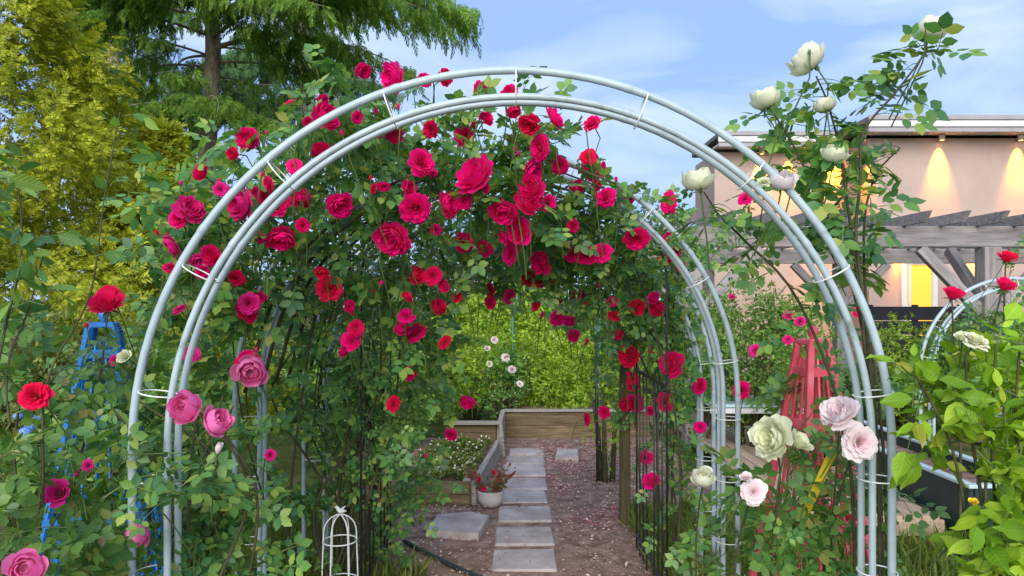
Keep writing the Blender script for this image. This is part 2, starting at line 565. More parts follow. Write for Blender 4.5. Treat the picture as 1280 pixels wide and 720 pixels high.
def np_mesh(name, V, T, mat, smooth=True, uv=None):
    me = bpy.data.meshes.new(name)
    me.vertices.add(len(V))
    me.vertices.foreach_set('co', np.ascontiguousarray(V, dtype=np.float32).ravel())
    nt_ = len(T)
    me.loops.add(nt_ * 3)
    me.loops.foreach_set('vertex_index', np.ascontiguousarray(T, dtype=np.int32).ravel())
    me.polygons.add(nt_)
    me.polygons.foreach_set('loop_start', np.arange(0, nt_ * 3, 3, dtype=np.int32))
    if smooth:
        me.polygons.foreach_set('use_smooth', np.ones(nt_, dtype=bool))
    me.materials.append(mat)
    me.update(calc_edges=True)
    if uv is not None:
        at_ = me.attributes.new('leafuv', 'FLOAT_VECTOR', 'POINT')
        at_.data.foreach_set('vector', np.ascontiguousarray(uv, dtype=np.float32).ravel())
    return me


def np_obj(name, V, T, mat, parent=None, smooth=True):
    o = bpy.data.objects.new(name, np_mesh(name, V, T, mat, smooth))
    link(o)
    return hang(o, parent)


def stamp(tv, tf, pos, rot, scale):
    """copies of a template: tv (n,3), tf (m,3), pos (N,3), rot (N,3,3), scale (N,)"""
    N, n = len(pos), len(tv)
    V = np.einsum('nij,kj->nki', rot * scale[:, None, None], tv) + pos[:, None, :]
    T = (tf[None, :, :] + (np.arange(N) * n)[:, None, None])
    return V.reshape(-1, 3), T.reshape(-1, 3)


def unit(a):
    return a / np.maximum(np.linalg.norm(a, axis=-1, keepdims=True), 1e-9)


def frames(ydir, zdir):
    """rotation matrices whose y column is ydir and z column close to zdir"""
    y = unit(ydir)
    x = unit(np.cross(y, zdir))
    z = np.cross(x, y)
    return np.stack([x, y, z], axis=-1)


# ------------------------------------------------------------------ leaf templates
def leaflet(Lg, Wd, fold=0.16, droop=0.12, o=(0, 0), ang=0.0, z0=0.0):
    st = [(0.0, 0.0), (0.28, 0.86), (0.62, 0.82), (1.0, 0.0)]
    v = []
    for t, w in st:
        z = -droop * Lg * t * t
        if w == 0:
            v.append((0, t * Lg, z))
        else:
            hw = w * Wd / 2
            v += [(0, t * Lg, z - fold * Wd * .5), (-hw, t * Lg, z), (hw, t * Lg, z)]
    # 0 base, 1c 2l 3r, 4c 5l 6r, 7 tip
    f = [(0, 1, 2), (0, 3, 1), (1, 4, 5), (1, 5, 2), (1, 3, 6), (1, 6, 4), (4, 7, 5), (4, 6, 7)]
    v = np.array(v, float)
    c, s = math.cos(ang), math.sin(ang)
    x = v[:, 0] * c + v[:, 1] * s
    y = -v[:, 0] * s + v[:, 1] * c
    v = np.stack([x + o[0], y + o[1], v[:, 2] + z0], 1)
    return v, np.array(f)


def join(parts):
    V, T, k = [], [], 0
    for v, f in parts:
        V.append(v)
        T.append(np.asarray(f) + k)
        k += len(v)
    return np.concatenate(V), np.concatenate(T)


def t_rose_leaf():
    """a rose leaf of five leaflets, 1 unit long"""
    ps = [leaflet(0.46, 0.33, o=(0, 0.54), ang=0.0)]
    for s in (-1, 1):
        ps.append(leaflet(0.42, 0.30, o=(s * 0.015, 0.50), ang=s * 1.15, z0=0.01))
        ps.append(leaflet(0.34, 0.25, o=(s * 0.015, 0.22), ang=s * 1.25, z0=0.02))
    ps.append((np.array([(-.012, 0, 0), (.012, 0, 0), (.006, .55, -.03), (-.006, .55, -.03)]), np.array([(0, 1, 2), (0, 2, 3)])))
    return join(ps)


def t_single(wd=0.5, fold=0.2, droop=0.2):
    return leaflet(1.0, wd, fold, droop)


def t_broad():
    """broad toothed leaf with a pointed tip, drooping, 22 faces"""
    st = [(0.0, 0.03), (0.14, 0.34), (0.36, 0.54), (0.60, 0.46), (0.82, 0.20), (1.0, 0.0)]
    v, f = [], []
    for t, w in st[:-1]:
        z = -0.28 * t * t + 0.05 * math.sin(t * 9)
        hw = w / 2
        v += [(-hw, t + .03, z + 0.04), (0, t, z - 0.05 * w * 2), (hw, t + .03, z + 0.04)]
    v.append((0, 1.0, -0.30))
    for i in range(4):
        a = i * 3
        for k in (0, 1):
            f += [(a + k, a + k + 1, a + k + 4), (a + k, a + k + 4, a + k + 3)]
    a = 12
    f += [(a, a + 1, 15), (a + 1, a + 2, 15)]
    return np.array(v, float), np.array(f)


def t_diamond():
    v = np.array([(0, 0, 0), (-.28, .45, .05), (0, .5, -.06), (.28, .45, .05), (0, 1, -.1)], float)
    f = np.array([(0, 2, 1), (0, 3, 2), (1, 2, 4), (2, 3, 4)])
    return v, f


def t_cluster(k=5, seed=1, w=0.3, fine=False):
    """a tuft of k small leaves, for shrubs further off"""
    r = np.random.default_rng(seed)
    ps = []
    for i in range(k):
        v, f = (leaflet(0.55, w, 0.2, 0.2) if fine else (T_DIAM[0] * np.array([.55, .55, .55]), T_DIAM[1]))
        a = i / k * 6.283 + r.uniform(-.4, .4)
        tilt = r.uniform(0.2, 1.0)
        ca, sa = math.cos(a), math.sin(a)
        y = v[:, 1] * math.cos(tilt) - v[:, 2] * math.sin(tilt)
        z = v[:, 1] * math.sin(tilt) + v[:, 2] * math.cos(tilt)
        V = np.stack([v[:, 0] * ca - y * sa, v[:, 0] * sa + y * ca, z], 1)
        V += r.uniform(-.2, .2, 3)
        ps.append((V, f))
    return join(ps)


def t_needles(n=14, droop=0.5, width=0.05, spread=0.6, seed=3, ln=0.45):
    """a conifer spray: blades down a curved axis of unit length"""
    r = np.random.default_rng(seed)
    ps = []
    for i in range(n):
        t = (i + 0.5) / n
        base = np.array([0, t, -droop * t * t])
        s = 1 if i % 2 else -1
        d = unit(np.array([s * spread * (1.1 - .6 * t) + r.uniform(-.15, .15), 0.75, -droop * (0.4 + t) + r.uniform(-.2, .2)]))
        l_ = ln * (1.05 - 0.55 * t) * r.uniform(.8, 1.2)
        side = unit(np.cross(d, np.array([0, 0.2, 1.0]) + r.uniform(-.5, .5, 3)))
        tip = base + d * l_
        mid = base + d * l_ * .5
        ps.append((np.array([base, mid + side * width, tip, mid - side * width]), np.array([(0, 1, 2), (0, 2, 3)])))
    ps.append((np.array([(-.012, 0, 0), (.012, 0, 0), (0, 1, -droop)]), np.array([(0, 1, 2)])))
    return join(ps)


T_ROSE, T_BROAD, T_SINGLE, T_DIAM = t_rose_leaf(), t_broad(), t_single(), t_diamond()
T_CLUS = t_cluster()
T_NEED = t_needles()
T_SCALE = t_needles(n=12, droop=0.35, width=0.075, spread=0.9, seed=5, ln=0.5)


# ------------------------------------------------------------------ flower templates
def petal_mesh(rings, seed, nu=5, nv=4):
    """rings: (count, base radius, length, tilt0, tilt1, half angle, ruffle)"""
    r = np.random.default_rng(seed)
    V, Fc = [], []
    for (cnt, r0, ln, t0, t1, ha, ruf) in rings:
        ph0 = r.uniform(0, 6.28)
        for k in range(cnt):
            phi = ph0 + 6.2832 * k / cnt + r.uniform(-.18, .18)
            l2 = ln * r.uniform(.88, 1.12)
            a0, a1 = t0 + r.uniform(-.1, .1), t1 + r.uniform(-.18, .18)
            base = len(V)
            ru = r.uniform(-1, 1, nu) * ruf
            for iv in range(nv):
                v = iv / (nv - 1)
                steps = 8
                rad, z = r0, 0.0
                for s in range(steps):
                    vv = v * (s + .5) / steps
                    th = a0 + (a1 - a0) * vv
                    rad += math.sin(th) * l2 * v / steps
                    z += math.cos(th) * l2 * v / steps
                wprof = math.sin(math.pi * (0.12 + 0.62 * v)) ** 0.8
                for iu in range(nu):
                    u = iu / (nu - 1) * 2 - 1
                    edge = 1 - 0.16 * (abs(u) ** 2.5) * v
                    rr = max(rad * (1 - 0.10 * u * u) + ru[iu] * v * v, 0.004)
                    ang = phi + u * ha * wprof
                    V.append((rr * math.cos(ang), rr * math.sin(ang), z * edge + ru[(iu + 2) % nu] * .6 * v))
            for iv in range(nv - 1):
                for iu in range(nu - 1):
                    a = base + iv * nu + iu
                    Fc += [(a, a + 1, a + nu + 1), (a, a + nu + 1, a + nu)]
    V = np.array(V)
    V[:, 2] -= 0.05
    return V, np.array(Fc)


FULL = [(4, .02, .26, .0, .05, 1.1, .015), (6, .04, .30, .05, .25, .9, .022), (8, .07, .34, .15, .5, .70, .03), (9, .09, .37, .3, .85, .60, .036),
        (10, .10, .41, .5, 1.15, .50, .042), (11, .10, .44, .75, 1.5, .44, .048), (10, .09, .44, 1.0, 1.9, .42, .05)]
CUP = [(3, .02, .30, .0, .0, 1.3, .01), (5, .06, .36, .05, .12, 1.0, .012), (6, .10, .42, .15, .3, .85, .02), (6, .13, .46, .35, .5, .75, .02), (5, .14, .48, .6, .9, .7, .03)]
FLAT = [(5, .02, .16, .1, .3, .9, .02), (7, .05, .22, .3, .7, .7, .02), (9, .07, .30, .55, 1.1, .55, .03), (10, .09, .38, .8, 1.4, .5, .03), (10, .10, .42, 1.1, 1.75, .46, .03), (8, .10, .42, 1.3, 2.0, .46, .035)]
GLOBE = [(5, .03, .42, .45, -.05, .85, .02), (8, .04, .52, .85, -.15, .66, .025), (9, .06, .61, 1.15, -.2, .56, .032), (10, .07, .68, 1.4, -.1, .48, .04), (9, .08, .70, 1.55, .3, .48, .045), (8, .08, .62, 1.7, 1.0, .48, .045)]
ORB = [(4, .04, .60, 1.0, -.6, .9, .01), (5, .05, .75, 1.3, -.8, .8, .012), (6, .07, .85, 1.5, -.72, .72, .015), (6, .09, .95, 1.6, -.55, .68, .025), (5, .09, .80, 1.7, .2, .65, .03)]
BUD = [(3, .05, .60, .35, -.35, 1.25, .0), (4, .09, .62, .5, -.25, 1.1, .01)]
FT = {'full0': petal_mesh(FULL, 1), 'full1': petal_mesh(FULL, 2), 'full2': petal_mesh(FULL, 9), 'cup0': petal_mesh(CUP, 3), 'cup1': petal_mesh(CUP, 4),
      'flat0': petal_mesh(FLAT, 5), 'globe0': petal_mesh(GLOBE, 11), 'orb0': petal_mesh(ORB, 21), 'orb1': petal_mesh(ORB, 22), 'globe1': petal_mesh(GLOBE, 12), 'bud0': petal_mesh(BUD, 6)}
# hydrangea head: ball of four-petalled florets
_ps = []
_r = np.random.default_rng(4)
for i in range(70):
    z = 1 - 2 * (i + .5) / 70
    a = i * 2.39996
    nrm = np.array([math.sqrt(1 - z * z) * math.cos(a), math.sqrt(1 - z * z) * math.sin(a), z])
    fr_ = frames(unit(np.cross(nrm, _r.normal(size=3)))[None], nrm[None])[0]
    q = []
    for k in range(4):
        c_, s_ = math.cos(k * 1.5708), math.sin(k * 1.5708)
        pv = np.array([(0, 0, 0), (.07, .05, .02), (0, .13, .0), (-.07, .05, .02)])
        pv = np.stack([pv[:, 0] * c_ - pv[:, 1] * s_, pv[:, 0] * s_ + pv[:, 1] * c_, pv[:, 2]], 1)
        q.append((pv, np.array([(0, 1, 2), (0, 2, 3)])))
    v_, f_ = join(q)
    _ps.append((v_ @ fr_.T + nrm * 0.45 * _r.uniform(.93, 1.05), f_))
FT['ball'] = join(_ps)
FMESH = {}


def fmesh(kind, mat):
    k = (kind, mat.name)
    if k not in FMESH:
        V, T = FT[kind]
        FMESH[k] = np_mesh('blossom', V, T, mat)
    return FMESH[k]


def calyx_mesh():
    mb = MB()
    mb.lathe([(0.0, -.20), (.045, -.19), (.075, -.12), (.07, -.04), (.03, -.03)], (0, 0, 0), 8)
    for k in range(5):
        a = k * 1.2566
        d = Vector((math.cos(a), math.sin(a), 0))
        s = Vector((-math.sin(a), math.cos(a), 0))
        b = d * .06 + Vector((0, 0, -.06))
        mb.add([b - s * .04, b + s * .04, b + d * .16 + s * .045 + Vector((0, 0, .01)), b + d * .16 - s * .045 + Vector((0, 0, .01)), b + d * .36 + Vector((0, 0, -.04))],
               [(0, 1, 2, 3), (3, 2, 4)])
    return mb.mesh('calyx', M_calyx, True)


CALYX = calyx_mesh()


def add_blossom(plant, pos, diam, axis, kind, mat, calyx=True, name='blossom'):
    o = bpy.data.objects.new(name, fmesh(kind, mat))
    link(o)
    q = Vector(axis).to_track_quat('Z', 'Y')
    q = q @ Quaternion((0, 0, 1), random.uniform(0, 6.28))
    sc3 = Vector((diam * random.uniform(.95, 1.05), diam * random.uniform(.95, 1.05), diam * random.uniform(.75, 1.15)))
    m = Matrix.LocRotScale(Vector(pos), q, sc3)
    hang(o, plant, m)
    if calyx:
        c = bpy.data.objects.new('calyx', CALYX)
        link(c)
        c.parent = o
    return o


# ------------------------------------------------------------------ plants made of shoots
LEAFMESH = {}


def leafmesh(tpl, mat, key):
    k = (key, mat.name)
    if k not in LEAFMESH:
        LEAFMESH[k] = np_mesh('leaf', tpl[0], tpl[1], mat, uv=tpl[0] if key != 'rose' else None)
    return LEAFMESH[k]


class Plant:
    def __init__(self, name, label, cat, base, leaf_mat, tpl=T_ROSE, key='rose', leaf=0.105, stem_mat=None, group=None):
        self.root = thing(name, label, cat, base, group)
        self.base = Vector(base)
        self.lm, self.tpl, self.key, self.leaf = leaf_mat, tpl, key, leaf
        self.stem_mat = stem_mat or M_canegreen
        self.lp, self.lr, self.ls = [], [], []
        self.stems = MB()
        self.canes = []
        self.clumps = []

    def cane(self, pts, r0, r1, sides=6):
        """a main cane: its own part"""
        pts = [Vector(p) for p in pts]
        # smooth through the points
        out = []
        n = len(pts)
        for i in range(n - 1):
            p0, p1, p2, p3 = pts[max(i - 1, 0)], pts[i], pts[i + 1], pts[min(i + 2, n - 1)]
            for k in range(5):
                t = k / 5
                out.append(0.5 * ((2 * p1) + (p2 - p0) * t + (2 * p0 - 5 * p1 + 4 * p2 - p3) * t * t + (3 * p1 - p0 - 3 * p2 + p3) * t ** 3))
        out.append(pts[-1])
        m = len(out)
        mb = MB()
        mb.tube(out, [r0 + (r1 - r0) * i / (m - 1) for i in range(m)], sides)
        mb.build('cane', M_cane, self.root, True)
        self.canes.append(out)
        return out

    def shoot(self, p, d, ln, nl, droop=0.5, thick=0.003, up=0.55, size=1.0, wide=1.0):
        """a leafy shoot from p along d"""
        p, d = np.array(p, float), unit(np.array(d, float))
        pts, cur, dd = [p.copy()], p.copy(), d.copy()
        steps = max(4, nl // 2)
        for i in range(steps):
            dd = unit(dd + np.array([0, 0, -droop * 0.28]) + rng.normal(0, .10, 3))
            cur = cur + dd * ln / steps
            pts.append(cur.copy())
        pts = np.array(pts)
        self.stems.tube([Vector(q) for q in pts], [thick * (1 - .7 * i / steps) for i in range(steps + 1)], 3, caps=False)
        side0 = unit(np.cross(dd, np.array([0, 0, 1.0]) + rng.normal(0, .2, 3)))
        for i in range(nl):
            t = (i + 0.6) / nl * steps
            k = min(int(t), steps - 1)
            q = pts[k] + (pts[k + 1] - pts[k]) * (t - k)
            tang = unit(pts[k + 1] - pts[k])
            s = side0 * (1 if i % 2 else -1)
            y = unit(tang * rng.uniform(.2, .8) + s * rng.uniform(.5, 1.0) * wide + np.array([0, 0, rng.uniform(-.35, .35)]) + rng.normal(0, .2, 3))
            if i == nl - 1:
                y = unit(tang + rng.normal(0, .2, 3))
            z = np.array([0, 0, up]) + np.array([0, -0.35, 0]) + rng.normal(0, .42, 3)
            self.lp.append(q)
            self.lr.append((y, z))
            self.ls.append(self.leaf * size * rng.uniform(.7 if self.key == 'rose' else .45, 1.25) * (1.0 if i else .9))
        return pts

    def clump(self, px, py, Y, rx, ry, rz, dens=30, droop=0.6, size=1.0, ln=(.18, .36), nl=(5, 8), wide=1.0):
        c = np.array(P(px, py, Y))
        self.clumps.append((px, py, Y, rx, ry, rz))
        n = max(3, int(dens * 12.57 * (rx * ry * rz) ** (2 / 3)))
        for _ in range(n):
            u = unit(rng.normal(size=3))
            r_ = rng.uniform(0.25, 1.0) ** 0.6
            p = c + u * np.array([rx, ry, rz]) * r_
            if p[2] < 0.04:
                continue
            d = unit(u * 0.9 + np.array([0, -.15, .35]) + rng.normal(0, .55, 3))
            l_ = rng.uniform(*ln)
            self.shoot(p - d * l_ * .5, d, l_, int(rng.integers(nl[0], nl[1] + 1)), droop, size=size, wide=wide)

    def front(self, px, py):
        """distance of the leafy surface behind a photo pixel"""
        best = None
        for (cx, cy, Y, rx, ry, rz) in self.clumps:
            ax, az = (px - cx) / F * Y / rx, (py - cy) / F * Y / rz
            d2 = ax * ax + az * az
            if d2 < 1.3:
                yf = Y - ry * math.sqrt(max(0.0, 1 - d2))
                best = yf if best is None else min(best, yf)
        if best is None:
            cl = min(self.clumps, key=lambda c: (c[0] - px) ** 2 + (c[1] - py) ** 2)
            best = cl[2]
        return best

    def blossom(self, px, py, dpx, kind=None, mat=None, Y=None, axis=None, ymin=0.0, nudge=-0.06, calyx=True, stem=True):
        Y = Y if Y is not None else max(self.front(px, py) + nudge, ymin)
        pos = P(px, py, Y)
        diam = dpx * Y / F
        if kind is None:
            kind = 'bud0' if dpx < 13 else random.choice(['full0', 'full1', 'full2', 'globe0', 'globe1', 'globe0', 'flat0'])
        if axis is None:
            tocam = (Vector((0, 0, CH)) - pos).normalized()
            axis = (tocam * 0.75 + Vector((random.uniform(-.95, .95), random.uniform(-.35, .35), random.uniform(-.6, .8)))).normalized()
        if kind == 'bud0':
            axis = Vector((random.uniform(-.5, .5), random.uniform(-.4, .2), 1)).normalized()
        add_blossom(self.root, pos, diam * (0.97 if kind[:5] == 'globe' else .88 if kind[:3] == 'orb' else 1.08), axis, kind, mat, calyx)
        if stem:
            a = Vector(axis)
            e = pos - a * diam * .16
            back = Vector((random.uniform(-.05, .05), 0.10, -0.14))
            self.stems.tube([e, e - a * 0.06 + Vector((0, .01, -.01)), e - a * .07 + back * 0.6, e - a * .07 + back * 1.3], 0.0028, 4, caps=False)

    def finish(self, singles=300):
        lp = np.array(self.lp)
        y = np.array([a for a, b in self.lr])
        z = np.array([b for a, b in self.lr])
        ls = np.array(self.ls)
        rot = frames(y, z)
        # the leaves that show largest: in frame and near
        px = CX + lp[:, 0] / lp[:, 1] * F
        py = HY - (lp[:, 2] - CH) / lp[:, 1] * F
        inside = (px > 5) & (px < 1275) & (py > 5) & (py < 715)
        score = ls / np.maximum(lp[:, 1], .2) * (0.4 + 0.6 * np.abs(rot[:, 1, 2])) * inside
        order = np.argsort(-score)
        pick = [i for i in order[:singles] if score[i] > 0]
        mask = np.ones(len(lp), bool)
        mask[pick] = False
        me = leafmesh(self.tpl, self.lm, self.key)
        for i in pick:
            o = bpy.data.objects.new('leaf', me)
            link(o)
            m = Matrix(rot[i].tolist()).to_4x4()
            m = Matrix.Translation(Vector(lp[i])) @ m @ Matrix.Scale(float(ls[i]), 4)
            hang(o, self.root, m)
        if mask.any():
            V, T = stamp(self.tpl[0], self.tpl[1], lp[mask], rot[mask], ls[mask])
            fo = bpy.data.objects.new('foliage', np_mesh('foliage', V, T, self.lm, uv=np.tile(self.tpl[0], (int(mask.sum()), 1)) if self.key != 'rose' else None))
            tag(hang(link(fo), self.root), kind='stuff')
        if self.stems.n:
            tag(self.stems.build('twigs', self.stem_mat, self.root, True), kind='stuff')


# ------------------------------------------------------------------ ground
def grid_sheet(name, x0, x1, y0, y1, nx, ny, z, amp, mat):
    xs, ys = np.linspace(x0, x1, nx), np.linspace(y0, y1, ny)
    X, Yg = np.meshgrid(xs, ys)
    Z = z + amp * (np.sin(X * 2.1 + .7 * Yg) * np.cos(Yg * 1.7 - .4 * X) * .5 + np.sin(X * 5.3 + 1) * np.sin(Yg * 4.7) * .3)
    V = np.stack([X.ravel(), Yg.ravel(), Z.ravel()], 1)
    T = []
    for j in range(ny - 1):
        for i in range(nx - 1):
            a = j * nx + i
            T += [(a, a + 1, a + nx + 1), (a, a + nx + 1, a + nx)]
    return np_obj(name, V, np.array(T), mat)


g = MB()
g.add([(-600, -200, -.03), (600, -200, -.03), (600, 1200, -.03), (-600, 1200, -.03)], [(0, 1, 2, 3)])
tag(g.build('ground', M_ground), kind='structure')
path = grid_sheet('path', -1.6, 1.7, 1.0, 8.35, 34, 74, 0.0, 0.012, M_soil)
tag(path, kind='structure')

# stepping stones: (x centre, y front, y back, half width) from the photo's rows
rows = [(656, 712, 686, 41), (656, 680, 658, 37.5), (656, 651, 632, 34), (655, 628, 612, 29.5), (656, 611, 597, 28.5), (656, 594, 580, 27), (657, 579, 569, 24.5), (658.5, 567.5, 560, 22.5)]
for (cx, yf, yb, hw) in rows:
    zt = 0.016
    Y0, Y1 = (CH - zt) * F / (yf - HY), (CH - zt) * F / (yb - HY)
    Xc = (cx - CX) / F * Y0
    wd = 2 * hw / F * Y0
    mb = MB()
    mb.box((Xc, (Y0 + Y1) / 2, zt - .03), (wd, (Y1 - Y0) * .97, .06), Matrix.Rotation(random.uniform(-.02, .02), 3, 'Z') @ Matrix.Rotation(random.uniform(-.012, .012), 3, 'Y'), bev=.008, jit=.004)
    mb.build('stepping_stone', M_stone, path)
# irregular flagstone and a small one
for pts in ([(533, 662), (598, 667), (611, 645), (588, 639), (548, 643)], [(694, 571), (723, 571.5), (722, 561), (697, 560)]):
    mb = MB()
    top, bot = [], []
    for (x, y) in pts:
        Y = (CH - .05) * F / (y - HY)
        X = (x - CX) / F * Y
        top.append((X, Y, .05 + random.uniform(-.004, .004)))
        bot.append((X * 1.0, Y - .004, -.02))
    n = len(pts)
    mb.add(top + bot, [tuple(range(n)), *[(i, i + n, (i + 1) % n + n, (i + 1) % n) for i in range(n)]])
    mb.build('flagstone', M_stone, path)

# bark chips and fallen petals: uncountable litter
def litter(name, n, mat, tpl, size, region, label, cat):
    x0, x1, y0, y1 = region
    p = np.stack([rng.uniform(x0, x1, n), rng.uniform(y0, y1, n), np.full(n, .014)], 1)
    # keep the stones mostly clear
    on = np.abs(p[:, 0] - 0.09) < 0.21
    p = p[~on | (rng.uniform(size=n) < .10)]
    if cat == 'petals':     # petals lie in drifts
        dr = np.sin(p[:, 0] * 7 + 1.3 * np.sin(p[:, 1] * 3)) * np.sin(p[:, 1] * 4.1 + p[:, 0] * 3)
        p = p[dr + rng.normal(0, .35, len(p)) > .25]
    n = len(p)
    p[:, 2] += rng.uniform(0, .012, n)
    on = np.abs(p[:, 0] - 0.09) < 0.21
    p[on, 2] += .012
    rot = frames(rng.normal(size=(n, 3)) * np.array([1, 1, .15]), np.array([0, 0, 1.0]) + rng.normal(0, .3, (n, 3)))
    V, T = stamp(tpl[0], tpl[1], p, rot, size * rng.uniform(.5, 1.5, n))
    o = np_obj(name, V, T, mat, None, False)
    return tag(o, label, cat, kind='stuff')


litter('bark_mulch', 15000, M_chip, T_DIAM, 0.022, (-1.5, 1.6, 2.6, 8.2), 'brown bark chip mulch covering the ground round the stepping stones', 'mulch')
litter('fallen_petals', 3400, M_fallen, T_DIAM, 0.022, (0.3, 1.1, 4.9, 8.0), 'faded pink rose petals strewn over the soil next to the stones', 'petals')


# ------------------------------------------------------------------ white tube arches
def arch(label, X0, Y0, dz, Ro=1.232, Ri=1.125, zo=1.113, zi=1.125, ox=0.025, sep=0.037, rad=0.0122, group='white tube rose arches', rings=True):
    root = thing('rose_arch', label, 'garden arch', (X0, Y0, 0), group)

    def line(Rr, zc, x0, y):
        pts = [(x0 - Rr, y, dz - .03 + (zc) * t) for t in (0, .25, .5, .75)]
        pts += [(x0 - Rr * math.cos(a), y, dz + zc + Rr * math.sin(a)) for a in np.linspace(0, math.pi, 61)]
        pts += [(x0 + Rr, y, dz - .03 + zc * t) for t in (.75, .5, .25, 0)]
        return pts
    for (Rr, zc, x0, y, rr) in ((Ro, zo, X0, Y0, rad * 1.08), (Ri, zi, X0 + ox, Y0 - sep, rad * .92), (Ri, zi, X0 + ox, Y0 + sep, rad * .92)):
        mb = MB()
        mb.tube(line(Rr, zc, x0, y), rr, 12)
        t = mb.build('tube', M_white, root, True)
        # swaged joints, where the lengths of pipe plug together
        for a in (0.0, .62, 1.26, math.pi - 1.26, math.pi - .62, math.pi):
            j = MB()
            ps = [(x0 - Rr * math.cos(b), y, dz + zc + Rr * math.sin(b)) for b in np.linspace(a - .012, a + .012, 5)]
            j.tube(ps, [rr * 1.02, rr * 1.10, rr * 1.12, rr * 1.10, rr * 1.02], 12, caps=False)
            j.build('joint', M_white, t, True)
    if rings:
        c = (Ro - Ri)
        cc = (c * c - sep * sep) / (2 * c)
        rr = c - cc

        def ring(center, rd, tn):
            mb = MB()
            rd, yv = Vector(rd), Vector((0, 1, 0))
            mb.tube([Vector(center) + (rd * math.cos(t) + yv * math.sin(t)) * rr for t in np.linspace(0, 6.2832, 25)[:-1]], 0.0024, 5, closed=True)
            mb.build('ring', M_whitewire, root, True)
        for s in (-1, 1):
            for z in (.12, .42, .72, 1.02):
                ring((X0 + ox * .5 + s * (Ri + cc), Y0, dz + z), (s, 0, 0), None)
        for a in np.linspace(R(9), R(171), 9):
            ring((X0 + ox * .5 - (Ri + cc) * math.cos(a), Y0, dz + zo + (Ri + cc) * math.sin(a)), (-math.cos(a), 0, math.sin(a)), None)
    return root


arch('wide white tube arch standing first before the stone path, its crown bare', 0.0, 2.335, 0.0)
arch('white tube arch buried in crimson roses on its crown, second along the path', -0.125, 3.53, 0.0)
arch('white tube arch standing next to the black iron bars, third along the path', -0.02, 4.33, -0.075)
arch('small white tube arch standing by the pergola post and red roses', 5.12, 7.35, -0.68, Ro=0.95, Ri=0.86, zo=1.55, zi=1.55, rad=.017)


# ------------------------------------------------------------------ black iron arch with close bars
ir = thing('iron_arch', 'black iron garden arch with close upright bars inside the white arches', 'garden arch', (0, 4.2, 0))
for s, xb in ((-1, -0.78), (1, 0.80)):
    ys = np.linspace(3.72, 4.62, 9)[[1, 2, 3, 5, 6, 7]]
    for y in ys:
        MB().tube([(xb, y, -.02), (xb, y, .6), (xb, y, 1.16)], 0.0048, 6).build('bar', M_black, ir, True)
    for z in (.10, 1.15):
        MB().bar((xb, 3.70, z), (xb, 4.64, z), .012, .02).build('rail', M_black, ir)
for y in (3.72, 4.62):
    MB().tube([(-.78, y, 0), (-.78, y, 1.70)] + [(0.01 - .79 * math.cos(a), y, 1.72 + .48 * math.sin(a)) for a in np.linspace(0.05, math.pi - .05, 17)] + [(.80, y, 1.70), (.80, y, 0)], 0.006, 6).build('hoop', M_black, ir, True)

# green hoop far down the path
hp = thing('green_hoop', 'thin green tube hoop rising behind the timber bed', 'garden hoop', (0.05, 9.2, 0))
for dy in (0, .25):
    c0, r0 = P(641, 470, 9.1 + dy), .55
    x0 = c0.x
    MB().tube([(x0, 9.1 + dy, 0), (x0, 9.1 + dy, 1.0)] + [(x0 + r0 - r0 * math.cos(a), 9.1 + dy, 1.45 + .38 * math.sin(a)) for a in np.linspace(0, math.pi, 15)] + [(x0 + 2 * r0, 9.1 + dy, 1.0), (x0 + 2 * r0, 9.1 + dy, 0)], .017, 8).build('tube', M_greentube, hp, True)

# wooden post
po = thing('timber_post', 'square weathered timber post set in the soil by the iron bars', 'post', (P(781, 655, 5.14).x, 5.14, 0))
px_ = P(781, 655, 5.14).x
MB().box((px_, 5.14, .64), (.07, .07, 1.35), bev=.006).build('shaft', M_postwood, po)
cp = MB()
cp.add([(px_ - .05, 5.09, 1.318), (px_ + .05, 5.09, 1.318), (px_ + .05, 5.19, 1.318), (px_ - .05, 5.19, 1.318), (px_, 5.14, 1.37)], [(0, 1, 4), (1, 2, 4), (2, 3, 4), (3, 0, 4), (3, 2, 1, 0)])
cp.build('cap', M_postwood, po)

# thin dark garden stake in the soil
stk = thing('garden_stake', 'thin dark metal stake in the soil between stones and timber post', 'stake', (P(747, 600, 6.3).x, 6.3, 0))
x_ = P(747, 600, 6.3).x
MB().tube([(x_, 6.3, -.05), (x_ - .01, 6.3, .6), (x_ - .015, 6.3, 1.25)], .012, 7).build('rod', M_black, stk, True)
MB().tube([(x_ - .015, 6.3, 1.25), (x_ - .015, 6.3, 1.28)], [.02, .008], 7).build('cap', M_black, stk, True)


# ------------------------------------------------------------------ timber beds
def board(parent, a, b, h, t, mat=M_timber, name='board'):
    """upright plank from a to b (bottom edge), local grain along its length"""
    a, b = Vector(a), Vector(b)
    d = b - a
    mb = MB()
    mb.box((0, 0, 0), (d.length, t, h), bev=.005, jit=.0015)
    o = bpy.data.objects.new(name, mb.mesh(name, mat))
    link(o)
    ang = math.atan2(d.y, d.x)
    hang(o, parent, Matrix.Translation((a + b) / 2 + Vector((0, 0, h / 2))) @ Matrix.Rotation(ang, 4, 'Z') @ Matrix.Rotation(-math.atan2(d.z, math.hypot(d.x, d.y)), 4, 'Y'))
    return o


